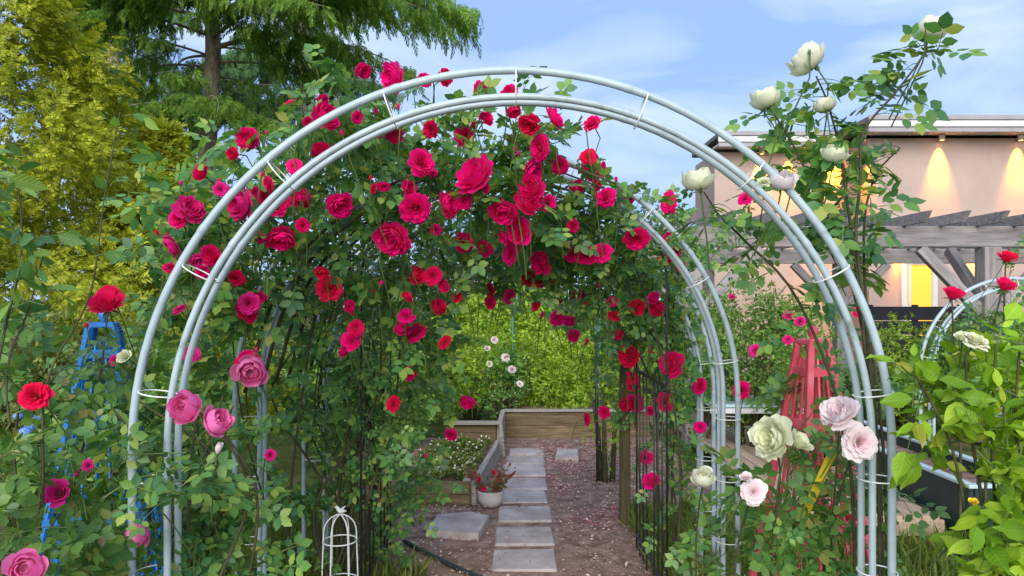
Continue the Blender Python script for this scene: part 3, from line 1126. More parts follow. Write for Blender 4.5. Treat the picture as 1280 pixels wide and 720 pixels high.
lb = thing('raised_bed', 'low grey timber bed of white flowers beside the white pot', 'raised bed', (-.6, 6.3, 0))
c1 = Vector((P(592, 632, 5.6).x, 5.62, -.02))
c2 = Vector((P(622, 560, 7.25).x, 7.3, -.02))
c0 = Vector((c1.x - .9, c1.y + .02, -.02))
board(lb, c1 + Vector((0, 0, 0)), c2, .105, .045, M_timber_grey)
board(lb, c1 + Vector((0, 0, .107)), c2 + Vector((0, 0, .107)), .095, .045, M_timber_grey)
board(lb, c0, c1 + Vector((-.03, 0, 0)), .105, .045, M_timber)
board(lb, c0 + Vector((0, 0, .107)), c1 + Vector((-.03, 0, .107)), .095, .045, M_timber)
MB().box((c1.x - .055, c1.y + .06, .07), (.06, .06, .24), bev=.004).build('corner_post', M_timber_grey, lb)
MB().add([(c0.x, c1.y + .03, .13), (c1.x - .02, c1.y + .03, .13), (c2.x - .02, c2.y, .13), (c0.x, c2.y, .13)], [(0, 1, 2, 3)]).build('soil', M_soil, lb)

rb = thing('raised_bed', 'tall timber bed closing the far end of the stone path', 'raised bed', (.4, 8.4, 0))
yb = 8.42
xl, xr = P(629, 540, yb).x, 2.3
for k, (z, h) in enumerate(((-.02, .155), (.138, .155))):
    board(rb, (xl, yb, z), (xr, yb, z), h, .05)
MB().bar((xl, yb - .01, .31), (xr, yb - .01, .31), .09, .026, bev=.004).build('cap_rail', M_timber_grey, rb)
for x in (xl + .5, xl + 1.5):
    MB().box((x, yb + .06, .13), (.07, .07, .32), bev=.004).build('corner_post', M_timber, rb)
# its side arm, with a grey capping board that ends in a mitred drop
xa = P(624, 540, 7.55).x
board(rb, (xa, 7.45, -.02), (xa + .03, yb, -.02), .34, .05, M_timber_grey)
board(rb, (xa - .55, 7.45, .02), (xa - .03, 7.45, .02), .29, .045, M_timber)
MB().bar((xa - .55, 7.42, .335), (xa + .035, 7.42, .335), .11, .028, bev=.004).build('cap_rail', M_timber_grey, rb)
MB().bar((xa + .02, 7.40, .32), (xa + .05, 7.40, -.02), .035, .11, bev=.004).build('end_board', M_timber_grey, rb)
MB().add([(xl, yb + .03, .24), (xr, yb + .03, .24), (xr, yb + 1.5, .24), (xl, yb + 1.5, .24)], [(0, 1, 2, 3)]).build('soil', M_soil, rb)

# ------------------------------------------------------------------ pot with plant, hose
pc = P(613, 636, 5.5)
pot = thing('flower_pot', 'round pale bowl pot at the corner of the timber bed', 'pot', (pc.x, 5.55, 0))
MB().lathe([(0, 0), (.052, 0), (.068, .008), (.092, .045), (.101, .08), (.098, .105), (.103, .112), (.103, .122), (.094, .124), (.09, .115), (.088, .10), (0, .10)], (pc.x, 5.55, .012), 28).build('bowl', M_pot, pot, True)
MB().lathe([(0, .106), (.088, .104)], (pc.x, 5.55, .012), 20).build('soil', M_soil, pot)

hs_pts = [(505, 676), (520, 684), (540, 694), (560, 704), (585, 715), (610, 724), (640, 736)]
hp_ = []
for (x, y) in hs_pts:
    Y = (CH - .02) * F / (y - HY)
    hp_.append(Vector(((x - CX) / F * Y, Y, .018)))
hose = MB().tube(hp_, .014, 8).build('garden_hose', M_trough, None, True)
tag(hose, 'black garden hose lying on the soil before the flagstone', 'hose')


# ------------------------------------------------------------------ obelisks
def wooden_obelisk(label, mat, X, Y, H, bw, tw, rot, slats=2, group=None):
    root = thing('garden_obelisk', label, 'obelisk', (X, Y, 0), group)
    Rz = Matrix.Rotation(rot, 3, 'Z')

    def at(u, v, z):
        h = bw + (tw - bw) * z / H
        return Rz @ Vector((u * h, v * h, 0)) + Vector((X, Y, z))
    for (u, v) in ((-1, -1), (1, -1), (1, 1), (-1, 1)):
        MB().bar(at(u, v, -.02), at(u, v, H), .029, .029, bev=.003).build('leg', mat, root)
    for z in (.18, .62, 1.05, H - .12):
        for (u0, v0, u1, v1) in ((-1, -1, 1, -1), (1, -1, 1, 1), (1, 1, -1, 1), (-1, 1, -1, -1)):
            MB().bar(at(u0 * 1.06, v0 * 1.06, z), at(u1 * 1.06, v1 * 1.06, z), .018, .04, bev=.002).build('rail', mat, root)
    for k in range(slats):
        t = -1 + 2 * (k + 1) / (slats + 1)
        for (u0, v0, du, dv) in ((0, -1, 1, 0), (1, 0, 0, 1), (0, 1, 1, 0), (-1, 0, 0, 1)):
            MB().bar(at(u0 + du * t, v0 + dv * t, .1), at(u0 + du * t, v0 + dv * t, H - .06), .010, .016, bev=.002).build('slat', mat, root)
    MB().box((X, Y, H + .012), (tw * 2.35, tw * 2.35, .025), Rz.to_3x3(), bev=.004).build('cap', mat, root)
    MB().lathe([(.0, .02), (.014, .022), (.009, .034), (.02, .046), (.023, .062), (.014, .08), (0, .086)], (X, Y, H), 14).build('finial', mat, root, True)
    return root


ro = P(1022, 400, 3.2)
wooden_obelisk('red painted wooden obelisk standing among white roses inside the arch leg', M_red, ro.x, 3.25, 1.40, .225, .045, .25, group='painted wooden obelisks')
bo = P(122, 400, 3.35)
wooden_obelisk('blue painted wooden obelisk half hidden in leaves by the blue hydrangea', M_blue, bo.x, 3.4, 1.47, .29, .05, .35, group='painted wooden obelisks')

ys = thing('plant_marker', 'flat yellow plastic strip slanting among white rose leaves', 'marker', P(1000, 660, 2.75))
MB().bar(P(1043, 560, 2.72), P(1006, 643, 2.75), .036, .004, up=Vector((.3, -1, .2))).build('strip', M_yellow, ys)
MB().tube([P(1006, 643, 2.755), P(985, 720, 2.8), P(975, 790, 2.85)], .004, 6).build('pin', M_yellow, ys, True)

# white wire obelisk with a bird on top
wc = P(425, 640, 3.75)
wx, wy, wtop = wc.x, 3.75, P(425, 643, 3.75).z
wo = thing('wire_plant_support', 'small white wire plant dome topped with a bird', 'plant support', (wx, wy, 0))
wr = 0.083
for k in range(3):
    a = k * math.pi / 3 + .2
    d = Vector((math.cos(a), math.sin(a), 0))
    pts = [Vector((wx, wy, -.03)) - d * wr * 1.15, Vector((wx, wy, .2)) - d * wr * 1.08, Vector((wx, wy, wtop - .09)) - d * wr]
    pts += [Vector((wx, wy, wtop - .09 + .09 * math.sin(t))) - d * wr * math.cos(t) for t in np.linspace(.2, math.pi - .2, 11)]
    pts += [Vector((wx, wy, wtop - .09)) + d * wr, Vector((wx, wy, .2)) + d * wr * 1.08, Vector((wx, wy, -.03)) + d * wr * 1.15]
    MB().tube(pts, .0038, 6).build('rib', M_whitewire, wo, True)
for z, q in ((wtop - .135, 1.06), (.14, 1.14)):
    MB().tube([Vector((wx + wr * q * math.cos(t), wy + wr * q * math.sin(t), z)) for t in np.linspace(0, 6.2832, 25)[:-1]], .0038, 6, closed=True).build('hoop', M_whitewire, wo, True)
bb = MB()
bb.tube([(wx + .034, wy, wtop + .018), (wx + .024, wy, wtop + .018), (wx + .008, wy, wtop + .016), (wx - .006, wy, wtop + .022), (wx - .013, wy, wtop + .034), (wx - .019, wy, wtop + .040), (wx - .030, wy, wtop + .037)],
        [.002, .006, .013, .0125, .0085, .008, .001], 10)
bird = bb.build('bird', M_whitewire, wo, True)
for s in (-1, 1):
    MB().add([(wx - .004, wy + s * .011, wtop + .026), (wx + .012, wy + s * .012, wtop + .022), (wx + .030, wy + s * .014, wtop + .044), (wx + .016, wy + s * .013, wtop + .036)], [(0, 1, 2, 3)]).build('wing', M_whitewire, bird)

# ------------------------------------------------------------------ deck, trough, table
dk = thing('garden_deck', 'low slatted timber deck behind the arch with its boards running away', 'deck', (2.45, 5, 0))
for k in range(8):
    x = 1.98 + k * .125
    MB().box((x, 7.0, .115), (.115, 4.2, .03), bev=.004).build('deck_board', M_deck, dk)
MB().box((2.43, 4.905, .05), (1.02, .03, .11), bev=.003).build('fascia_board', M_deck, dk)
MB().box((2.43, 6.9, .045), (.9, .06, .1), bev=.003).build('joist', M_timber, dk)
tr = thing('planter_trough', 'long dark green trough along the edge of the timber deck', 'trough', (3.2, 6.2, 0))
mb = MB()
x0, x1, y0, y1, zt = 3.0, 3.5, 4.7, 7.6, .37
for (c, s) in (((x0, 6.15, .17), (.03, 2.9, .4)), ((x1, 6.15, .17), (.03, 2.9, .4)), ((3.25, y0, .17), (.47, .03, .4)), ((3.25, y1, .17), (.47, .03, .4))):
    mb.box(c, s, bev=.004)
mb.build('shell', M_trough, tr)
mb = MB()
for (c, s) in (((x0, 6.15, .385), (.06, 2.95, .025)), ((x1, 6.15, .385), (.06, 2.95, .025)), ((3.25, y0, .388), (.44, .06, .025)), ((3.25, y1, .388), (.44, .06, .025))):
    mb.box(c, s, bev=.004)
mb.build('rim', M_tabletop, tr)  # light on the dark trough's top edge, put into the rim's pale colour
MB().box((3.25, 6.15, .28), (.46, 2.86, .02)).build('soil', M_soil, tr)

tb = thing('potting_table', 'pale blue topped table with crossed timber legs on the deck', 'table', (2.4, 7.3, .13))
tX, tY, tZ = 2.45, 7.4, .56
MB().box((tX, tY, tZ), (1.0, .7, .03), bev=.005).build('table_top', M_tabletop, tb)
MB().box((tX, tY - .36, tZ - .045), (1.02, .02, .05), bev=.003).build('apron', M_trim, tb)
for sx in (-.36, .36):
    for s in (-1, 1):
        MB().bar((tX + sx + s * .012, tY - s * .28, .13), (tX + sx + s * .012, tY + s * .28, tZ - .016), .022, .05).build('leg', M_timber, tb)
MB().bar((tX - .36, tY, .33), (tX + .36, tY, .33), .04, .04).build('stretcher', M_timber, tb)

# ------------------------------------------------------------------ pergola
pg = thing('pergola', 'grey timber pergola with projecting rafters before the lit house', 'pergola', (5.2, 10, 0))
YB = 8.0
zb0, zb1 = P(0, 309, YB).z, P(0, 283, YB).z
YR = 11.6


def beam(name, a, b, w, h, mat=M_pergola, parent=pg):
    a, b = Vector(a), Vector(b)
    x = (b - a).normalized()
    up = Vector((0, 0, 1)) if abs(x.z) < .9 else Vector((0, 1, 0))
    y = up.cross(x).normalized()
    z = x.cross(y)
    mb = MB()
    mb.box((0, 0, 0), ((b - a).length, w, h), bev=.008)
    o = bpy.data.objects.new(name, mb.mesh(name, mat))
    link(o)
    return hang(o, parent, Matrix.Translation((a + b) / 2) @ Matrix((x, y, z)).transposed().to_4x4())


zc = (zb0 + zb1) / 2
bh = zb1 - zb0
beam('beam', (1.5, YB, zc), (9.5, YB, zc), .09, bh)
beam('beam', (1.5, YR, zc), (9.5, YR, zc), .09, bh)
for (x, y) in ((2.0, YB), (5.29, YB), (9.2, YB), (2.0, YR), (5.29, YR), (9.2, YR)):
    beam('post', (x, y, 0.0), (x, y, zb0 - .002), .19, .19)
    for s in (-1, 1):
        beam('brace', (x + s * .08, y + .002, zb0 - .72), (x + s * .76, y + .002, zb0 - .01), .09, .12)
for x in (2.0, 5.29, 9.2):
    beam('brace', (x + .002, YB + .09, zb0 - .62), (x + .002, YB + .72, zb0 + .02), .09, .12)
xr_ = [1.90 + .405 * k for k in range(19)]
for x in xr_:
    a, b = Vector((x, YB - .55, zb1 + .055)), Vector((x, YR + .5, zb1 + .055))
    mb = MB()       # rafter with a slanted tail
    w, h, ln = .045, .11, b.y - a.y
    vs = [(-w / 2, 0, h / 2), (w / 2, 0, h / 2), (w / 2, .10, -h / 2), (-w / 2, .10, -h / 2), (-w / 2, ln, h / 2), (w / 2, ln, h / 2), (w / 2, ln - .1, -h / 2), (-w / 2, ln - .1, -h / 2)]
    mb.add(vs, [(0, 3, 2, 1), (4, 5, 6, 7), (0, 1, 5, 4), (3, 7, 6, 2), (0, 4, 7, 3), (1, 2, 6, 5)])
    o = bpy.data.objects.new('rafter', mb.mesh('rafter', M_pergola))
    link(o)
    hang(o, pg, Matrix.Translation(a))

# ------------------------------------------------------------------ house
YH = 14.0
hs = thing('house', 'pink stucco house with white eaves and warm wall lights', 'house', (8, YH, 0))
ze = P(0, 160, YH).z
Xc0 = P(1086, 0, YH).x
MB().box((Xc0 + 5.5, YH + 3, ze / 2 - .1), (11, 6, ze - .2)).build('wall', M_wall, hs)
XW0, YW = P(893, 0, 15.3).x, 15.3
MB().box(((XW0 + Xc0) / 2, YW + .8, ze / 2 - .1), (Xc0 - XW0 - .004, 1.6, ze - .2)).build('wall', M_wall, hs)
# eaves: stepped fascia boards, gutter, soffit
for (xa_, xb_, y) in ((Xc0 - .25, Xc0 + 11.2, YH), (XW0 - .06, Xc0 - .26, YW)):
    L_ = xb_ - xa_
    xm = (xa_ + xb_) / 2
    dp_ = 6.0 if y == YH else 2.2
    ro_ = MB().box((xm, y - .5 + dp_ / 2, ze + .06), (L_, dp_, .10), bev=.01).build('roof', M_roof, hs)
    MB().box((xm, y - .515, ze + .075), (L_ + .02, .05, .09), bev=.008).build('fascia', M_gutter, ro_)
    MB().box((xm, y - .490, ze - .035), (L_, .05, .12), bev=.008).build('fascia', M_trim, ro_)
    MB().box((xm, y - .465, ze - .145), (L_ - .02, .05, .09), bev=.008).build('fascia', M_gutter, ro_)
    MB().box((xm, y - .22, ze - .13), (L_ - .04, .42, .03)).build('soffit', M_trim, ro_)


def wall_light(x, y, z, power):
    lm = MB().lathe([(.0, 0), (.05, 0), (.055, -.01), (.055, -.11), (.045, -.115)], (x, y, z), 14).build('wall_light', M_trim, hs, True)
    MB().lathe([(.0, -.095), (.044, -.1)], (x, y, z), 12).build('bulb', M_lampglow, lm, True)
    ld = bpy.data.lights.new('downlight', 'SPOT')
    ld.energy = power
    ld.color = (1.0, .34, .01)
    ld.spot_size = R(50)
    ld.spot_blend = 1.0
    ld.shadow_soft_size = .03
    lo = bpy.data.objects.new('downlight', ld)
    link(lo)
    hang(lo, lm, Matrix.Translation((x, y, z - .13)) @ Matrix.Rotation(R(14), 4, 'X'))


for px in (1074, 1172, 1270):
    wall_light(P(px, 0, YH).x + .02, YH - .11, ze - .15, 520)
for px in (950, 985, 1040):
    wall_light(P(px, 0, YW).x, YW - .11, ze - .15, 520)

# lit glazed door under the pergola
dx0, dx1 = P(1131, 0, YH).x, P(1163, 0, YH).x
zt_ = P(0, 331, YH).z
dm = (dx0 + dx1) / 2
door = MB().box((dm, YH - .03, zt_ / 2), (dx1 - dx0, .03, zt_)).build('door', M_paneglow, hs)
for (c, s) in (((dx0 - .05, YH - .04, zt_ / 2 + .05), (.10, .08, zt_ + .1)), ((dx1 + .05, YH - .04, zt_ / 2 + .05), (.10, .08, zt_ + .1)), ((dm, YH - .042, zt_ + .055), (dx1 - dx0 - .002, .08, .11))):
    MB().box(c, s, bev=.006).build('frame', M_trim, door)
MB().box((dx0 + .06, YH - .055, zt_ / 2), (.05, .03, zt_ - .01)).build('mullion', M_trim, door)
wall_light(dx0 - .12, YH - .11, P(0, 309, YH).z + .1, 110)
wall_light(P(1215, 0, YH).x, YH - .11, P(0, 309, YH).z + .1, 110)

sw = thing('low_screen', 'low black screen in front of the lit glazed door', 'screen', (P(1140, 0, 12.4).x, 12.4, 0))
xa_, xb_ = P(1082, 0, 12.4).x, P(1210, 0, 12.4).x
for k in range(6):
    z = .12 + k * .25
    MB().box(((xa_ + xb_) / 2, 12.4, z), (xb_ - xa_, .03, .235), bev=.004).build('slat', M_dark, sw)
for x in (xa_ + .1, (xa_ + xb_) / 2, xb_ - .1):
    MB().box((x, 12.46, .76), (.08, .08, 1.52), bev=.004).build('post', M_dark, sw)


# ------------------------------------------------------------------ conifers
def conifer(name, label, cat, px, Y, trunk_r, height, boughs, mat, tpl, size, twig_mat=M_bark, group=None, seed=1, lean=0.0):
    """boughs: (z, azimuth deg (0 = +X, -90 = toward camera), length, droop, lushness)"""
    r = np.random.default_rng(seed)
    X = P(px, 0, Y).x
    root = thing(name, label, cat, (X, Y, 0), group)
    tr_ = MB()
    n = 16
    tr_.tube([(X + lean * t / n + .05 * math.sin(t * 1.1), Y + .05 * math.cos(t * .9), -.1 + (height + .1) * t / n) for t in range(n + 1)], [trunk_r * (1.15 - .95 * (t / n)) * (1.25 if t == 0 else 1) for t in range(n + 1)], 14)
    tr_.build('trunk', M_bark, root, True)
    pos, yd, zd, ss = [], [], [], []
    for (z, az, ln, dr, lush) in boughs:
        a = R(az)
        out = np.array([math.cos(a), math.sin(a), 0])
        side = np.array([-math.sin(a), math.cos(a), 0])
        start = np.array([X + lean * z / height, Y, z])
        ns = 12
        pts = []
        for i in range(ns + 1):
            t = i / ns
            p = start + out * ln * t + side * 0.12 * ln * math.sin(t * 3 + az) * t + np.array([0, 0, 0.16 * ln * math.sin(t * 2.2) * .6 - dr * ln * t ** 1.9])
            pts.append(p)
        pts = np.array(pts)
        b = MB()
        b.tube([Vector(p) for p in pts], [max(.006, .05 * (ln / 4) * (1 - .9 * i / ns)) for i in range(ns + 1)], 6)
        b.build('limb', twig_mat, root, True)
        nt2 = int(40 * lush * ln / 3)
        for k in range(nt2):
            t = r.uniform(.12, 1.0) ** .8
            i = min(int(t * ns), ns - 1)
            p0 = pts[i] + (pts[i + 1] - pts[i]) * (t * ns - i)
            tang = unit(pts[i + 1] - pts[i])
            s = 1 if k % 2 else -1
            tl = ln * .36 * (1.08 - .75 * t) * r.uniform(.6, 1.25) + .12
            d = unit(side * s * r.uniform(.6, 1.1) + tang * r.uniform(.25, .8) + np.array([0, 0, r.uniform(-.12, .12)]))
            nsp = max(3, int(tl / .085))
            for q in range(nsp):
                f = (q + .4) / nsp
                p = p0 + d * tl * f + np.array([0, 0, -.28 * tl * f * f]) + r.normal(0, .03, 3)
                pos.append(p)
                ax = unit(d * r.uniform(.2, .8) + side * r.uniform(-.7, .7) + np.array([0, 0, -r.uniform(.25, 1.0)]))
                yd.append(ax)
                zd.append(np.array([0, 0, 1.0]) + r.normal(0, .35, 3))
                ss.append(size * r.uniform(.6, 1.3))
    V, T = stamp(tpl[0], tpl[1], np.array(pos), frames(np.array(yd), np.array(zd)), np.array(ss))
    tag(np_obj('crown', V, T, mat, root, False), kind='stuff')
    return root


YC = 14.0


def zc_(py, Y=YC):
    return CH - (py - HY) / F * Y


bl = []
_rr = np.random.default_rng(21)
# lowest bough that hangs in front of the trunk, then the long upper tiers
bl += [(zc_(140), -70, 2.3, .30, 1.5), (zc_(146), -125, 2.2, .30, 1.5), (zc_(150), -20, 2.0, .28, 1.3), (zc_(150), 170, 1.6, .30, 1.1)]
bl += [(zc_(-10), -8, 5.0, .16, 1.1), (zc_(10), -30, 4.2, .14, 1.0), (zc_(-30), 12, 5.0, .15, .8), (zc_(5), 178, 3.2, .14, 1.3), (zc_(15), -150, 3.0, .13, 1.4), (zc_(-15), -95, 2.6, .12, 1.3), (zc_(0), -60, 3.2, .16, 1.4), (zc_(0), -120, 3.2, .16, 1.3)]
bl += [(zc_(85), 165, 2.4, .12, .5), (zc_(105), 150, 2.2, .15, .5), (zc_(70), 140, 2.6, .1, .6), (zc_(60), 30, 1.8, .2, .4), (zc_(95), 60, 1.8, .2, .4)]
bl += [(zc_(-5), -45, 4.6, .15, 1.0), (zc_(20), -15, 4.4, .13, .9), (zc_(25), -85, 2.4, .16, 1.3), (zc_(22), -165, 3.0, .13, 1.3), (zc_(70), -140, 2.2, .16, .9), (zc_(78), 20, 2.4, .15, .6)]
bl += [(zc_(48), -35, 3.6, .16, 1.0), (zc_(62), -8, 3.9, .19, 1.0), (zc_(45), -150, 2.7, .15, 1.0), (zc_(110), -100, 1.5, .2, .7)]
for k in range(3):
    bl.append((zc_(-60 - k * 40), _rr.uniform(180, 360), 3.2 - k * .3, .16, .6))
conifer('cedar_tree', 'tall cedar with drooping bright green boughs and a bare trunk', 'tree', 262, YC, .20, 15, bl, M_cedar, T_NEED, .24, seed=5)
bl = []
for k in range(34):
    z = zc_(175, 19) + k * .16
    bl.append((z, _rr.uniform(0, 360), 3.2 - k * .05 + _rr.uniform(-.4, .4), .22, .95))
conifer('hemlock_tree', 'dark hemlock standing close behind the bright cedar', 'tree', 378, 19.0, .20, 17, bl, M_cedar2, T_NEED, .27, seed=8)
bl = []
for k in range(24):
    z = 3.6 + k * .24
    bl.append((z, _rr.uniform(0, 360), 3.0 - k * .04 + _rr.uniform(-.4, .4), .24, .9))
conifer('hemlock_tree', 'dark hemlock growing between the cedar and the golden cypress', 'tree', 140, 18.0, .20, 15, bl, M_cedar2, T_NEED, .27, seed=9)


def cypress(label, px, Y, rad, height, mat, N, size, seed, arc=(2.8, 7.2), z0=0.0):
    r = np.random.default_rng(seed)
    X = P(px, 0, Y).x
    root = thing('golden_cypress', label, 'tree', (X, Y, 0), 'golden cypresses')
    MB().tube([(X, Y, -.1), (X + .03, Y, height * .5), (X, Y, height * .95)], [.16, .10, .02], 10).build('trunk', M_bark, root, True)
    t = r.uniform(0, 1, N) ** 1.5
    a = r.uniform(*arc, N)
    # lumpy cone: fans stand out in tiers
    lump = 1 + .16 * np.sin(a * 5 + t * 23) + .12 * np.sin(a * 9 - t * 31) + r.normal(0, .05, N)
    rr = rad * (1 - t ** 1.25) * lump * r.uniform(.72, 1.05, N) + .05
    p = np.stack([X + rr * np.cos(a), Y + rr * np.sin(a), z0 + .1 + t * (height - .1)], 1)
    out = np.stack([np.cos(a), np.sin(a), np.zeros(N)], 1)
    y = unit(out * r.uniform(.5, 1.1, (N, 1)) + np.array([0, 0, 1]) * r.uniform(-.55, .5, (N, 1)) + r.normal(0, .35, (N, 3)))
    z = np.array([0, 0, 1.0]) + out * .5 + r.normal(0, .45, (N, 3))
    V, T = stamp(T_SCALE[0], T_SCALE[1], p, frames(y, z), size * r.uniform(.6, 1.35, N))
    tag(np_obj('crown', V, T, mat, root, False), kind='stuff')


cypress('tall golden cypress rising behind the blue obelisk, its tip out of reach', -75, 8.6, 3.25, 7.6, M_gold, 23000, .17, 31, (-2.2, .9))
cypress('short golden cypress between the tall cypress and the rose arch', 205, 9.6, 1.2, 3.9, M_gold, 9500, .16, 32)


# ------------------------------------------------------------------ background shrubs
def shrub(label, px, pytop, Y, hw, mat, dens=1.0, size=.10, tpl=T_CLUS, name='shrub', cat='shrub', depth=None, lumps=9, seed=1, group=None, flowers=None):
    r = np.random.default_rng(seed)
    X = P(px, 0, Y).x
    top = P(0, pytop, Y).z
    depth = depth or hw * .8
    root = thing(name, label, cat, (X, Y, 0), group)
    for k in range(4):
        a = k * 1.57 + r.uniform(-.4, .4)
        MB().tube([(X + .05 * math.cos(a), Y + .05 * math.sin(a), -.05), (X + hw * .25 * math.cos(a), Y + depth * .25 * math.sin(a), top * .4), (X + hw * .5 * math.cos(a), Y + depth * .4 * math.sin(a), top * .75)], [.03, .02, .008], 6).build('stem', M_cane, root, True)
    pos, nrm = [], []
    for k in range(lumps):
        if k == 0:
            c, s = np.array([X, Y, top * .55]), np.array([hw * .75, depth * .75, top * .45])
        else:
            a = r.uniform(0, 6.283)
            f = r.uniform(.3, .75)
            zz = r.uniform(.22, .80) * top
            c = np.array([X + hw * f * math.cos(a), Y + depth * f * math.sin(a), zz])
            q = r.uniform(.28, .48)
            s = np.array([hw * q, depth * q, min(top * .3, hw * q)])
            if c[2] + s[2] > top:
                c[2] = top - s[2]
        area = 12.57 * (s[0] * s[1] * s[2]) ** (2 / 3)
        n = int(dens * area * .82 / (size * size))
        u = unit(r.normal(size=(n, 3)))
        pos.append(c + u * s * (r.uniform(.45, 1.08, (n, 1)) ** .5))
        nrm.append(u)
    p, u = np.concatenate(pos), np.concatenate(nrm)
    k = p[:, 2] > .03
    p, u = p[k], u[k]
    n = len(p)
    rot = frames(r.normal(size=(n, 3)), u + np.array([0, -.1, .5]) + r.normal(0, .45, (n, 3)))
    V, T = stamp(tpl[0], tpl[1], p, rot, size * r.uniform(.6, 1.4, n))
    tag(np_obj('crown', V, T, mat, root), kind='stuff')
    if flowers:
        for (fx, fy, d, kind, fm) in flowers:
            pos = P(fx, fy, Y - depth * .85)
            add_blossom(root, pos, d * pos.y / F * 1.1, (Vector((0, 0, CH)) - pos).normalized() + Vector((random.uniform(-.4, .4), 0, random.uniform(0, .7))), kind, fm, False)
    return root


shrub('lime green shrub behind the corner of the tall timber bed', 590, 408, 9.4, .95, M_lime, seed=1, size=.08, lumps=12)
shrub('fresh yellow green shrub behind the middle of the timber bed', 690, 425, 9.5, .85, M_lime, seed=2, size=.075, lumps=12)
shrub('pale flowered rose shrub in front of the green hoop', 628, 432, 9.0, .42, M_rose2, seed=3, size=.075, name='rose_shrub', cat='rose bush',
      flowers=[(632, 447, 10, 'full0', M_blush), (618, 425, 9, 'full1', M_blush), (609, 436, 8, 'cup0', M_blush), (640, 462, 10, 'full2', M_blush), (612, 455, 8, 'full2', M_cream), (650, 480, 8, 'full2', M_blush)])
shrub('bushy lime shrub behind the garden stake', 760, 415, 9.4, .75, M_lime, seed=4, size=.08, lumps=12)
shrub('broad green shrub filling the gap past the green hoop', 650, 345, 13.5, 2.2, M_lime, seed=5, size=.12, lumps=12)
shrub('broad leafy shrub beyond the iron bars', 830, 350, 12.0, 1.4, M_mid, seed=6, size=.11)
shrub('yellow green shrub below the pergola end', 815, 240, 13.5, 1.0, M_olive, seed=7, size=.12)
shrub('rounded dark green rose shrub between the arches and the red obelisk', 935, 345, 7.3, .72, M_mid, seed=8, size=.07, lumps=12, name='rose_shrub', cat='rose bush',
      flowers=[(944, 438, 16, 'full0', M_mag), (985, 395, 12, 'full1', M_mag), (915, 372, 9, 'cup0', M_mag), (961, 462, 9, 'cup0', M_mag)])
shrub('green shrub crowding the back of the red obelisk', 1010, 372, 6.4, .42, M_mid, seed=9, size=.065, lumps=11,
      flowers=[(1000, 402, 13, 'full0', M_mag), (1072, 390, 12, 'full1', M_crim), (985, 425, 12, 'full2', M_mag)])
shrub('clipped lime hedge shrub before the black screen', 1125, 393, 9.4, .72, M_lime, seed=10, size=.075, lumps=12)
shrub('dark shrub in the shade under the cedar', 300, 225, 12.0, 1.0, M_dkleaf, seed=11, size=.11, lumps=12)
shrub('tall dark leafy tree behind the crown of the arches', 470, 150, 14.5, 1.9, M_dkleaf, seed=12, size=.13, lumps=14, name='broadleaf_tree', cat='tree')
shrub('wide dark green tree behind the roses on the arch', 620, 250, 16.0, 1.9, M_dkleaf, seed=13, size=.13, lumps=12, name='broadleaf_tree', cat='tree')
shrub('olive green shrub at the foot of the tall cypress', 40, 375, 6.2, 1.2, M_olive, seed=14, size=.08, lumps=12)
shrub('olive green tree filling in behind the golden cypresses', 50, 150, 13.0, 2.4, M_olive, seed=22, size=.14, lumps=12, name='broadleaf_tree', cat='tree')
shrub('mid green shrub between blue obelisk and rose arch', 215, 410, 5.6, .6, M_mid, seed=15, size=.075, lumps=11)
shrub('deep green shrub behind the black bars and bed', 470, 400, 7.6, 1.0, M_mid, seed=16, size=.08, lumps=12)
shrub('leafy shrub under the pergola beside the small arch', 1230, 385, 8.6, .9, M_mid, seed=17, size=.08, lumps=10)
shrub('young leafy plant tied to the dark stake', 758, 452, 6.35, .28, M_lime, seed=18, size=.085, dens=.33, lumps=7)
shrub('dense hedge shrub past the timber post', 905, 420, 9.2, 1.0, M_dkleaf, seed=19, size=.09, lumps=10)
shrub('low green shrub at the end of the wooden deck', 1060, 455, 8.8, .7, M_dkleaf, seed=20, size=.085, lumps=10)

# white flowers in the low bed and plant in the pot
fl = thing('bedding_plant', 'mat of tiny white flowers filling the low timber bed', 'flowers', (c1.x - .35, 6.3, .13))
n = 900
pp = np.stack([rng.uniform(c1.x - .60, c1.x - .06, n) + 0.0, rng.uniform(5.72, 7.2, n), np.zeros(n)], 1)
pp[:, 0] += (pp[:, 1] - 5.6) * (c2.x - c1.x) / (c2.y - c1.y)
pp[:, 2] = .14 + .07 * np.abs(np.sin(pp[:, 0] * 9) * np.cos(pp[:, 1] * 5)) + rng.uniform(0, .05, n)
V, T = stamp(T_CLUS[0], T_CLUS[1], pp, frames(rng.normal(size=(n, 3)), np.array([0, 0, 1.]) + rng.normal(0, .4, (n, 3))), .07 * rng.uniform(.6, 1.3, n))
tag(np_obj('foliage', V, T, M_olive, fl), kind='stuff')
k = rng.choice(n, 190, replace=False)
V, T = stamp(T_DIAM[0], T_DIAM[1], pp[k] + np.array([0, 0, .045]), frames(rng.normal(size=(190, 3)), np.array([0, -.4, 1.]) + rng.normal(0, .4, (190, 3))), .026 * rng.uniform(.6, 1.3, 190))
tag(np_obj('florets', V, T, M_cream, fl), kind='stuff')

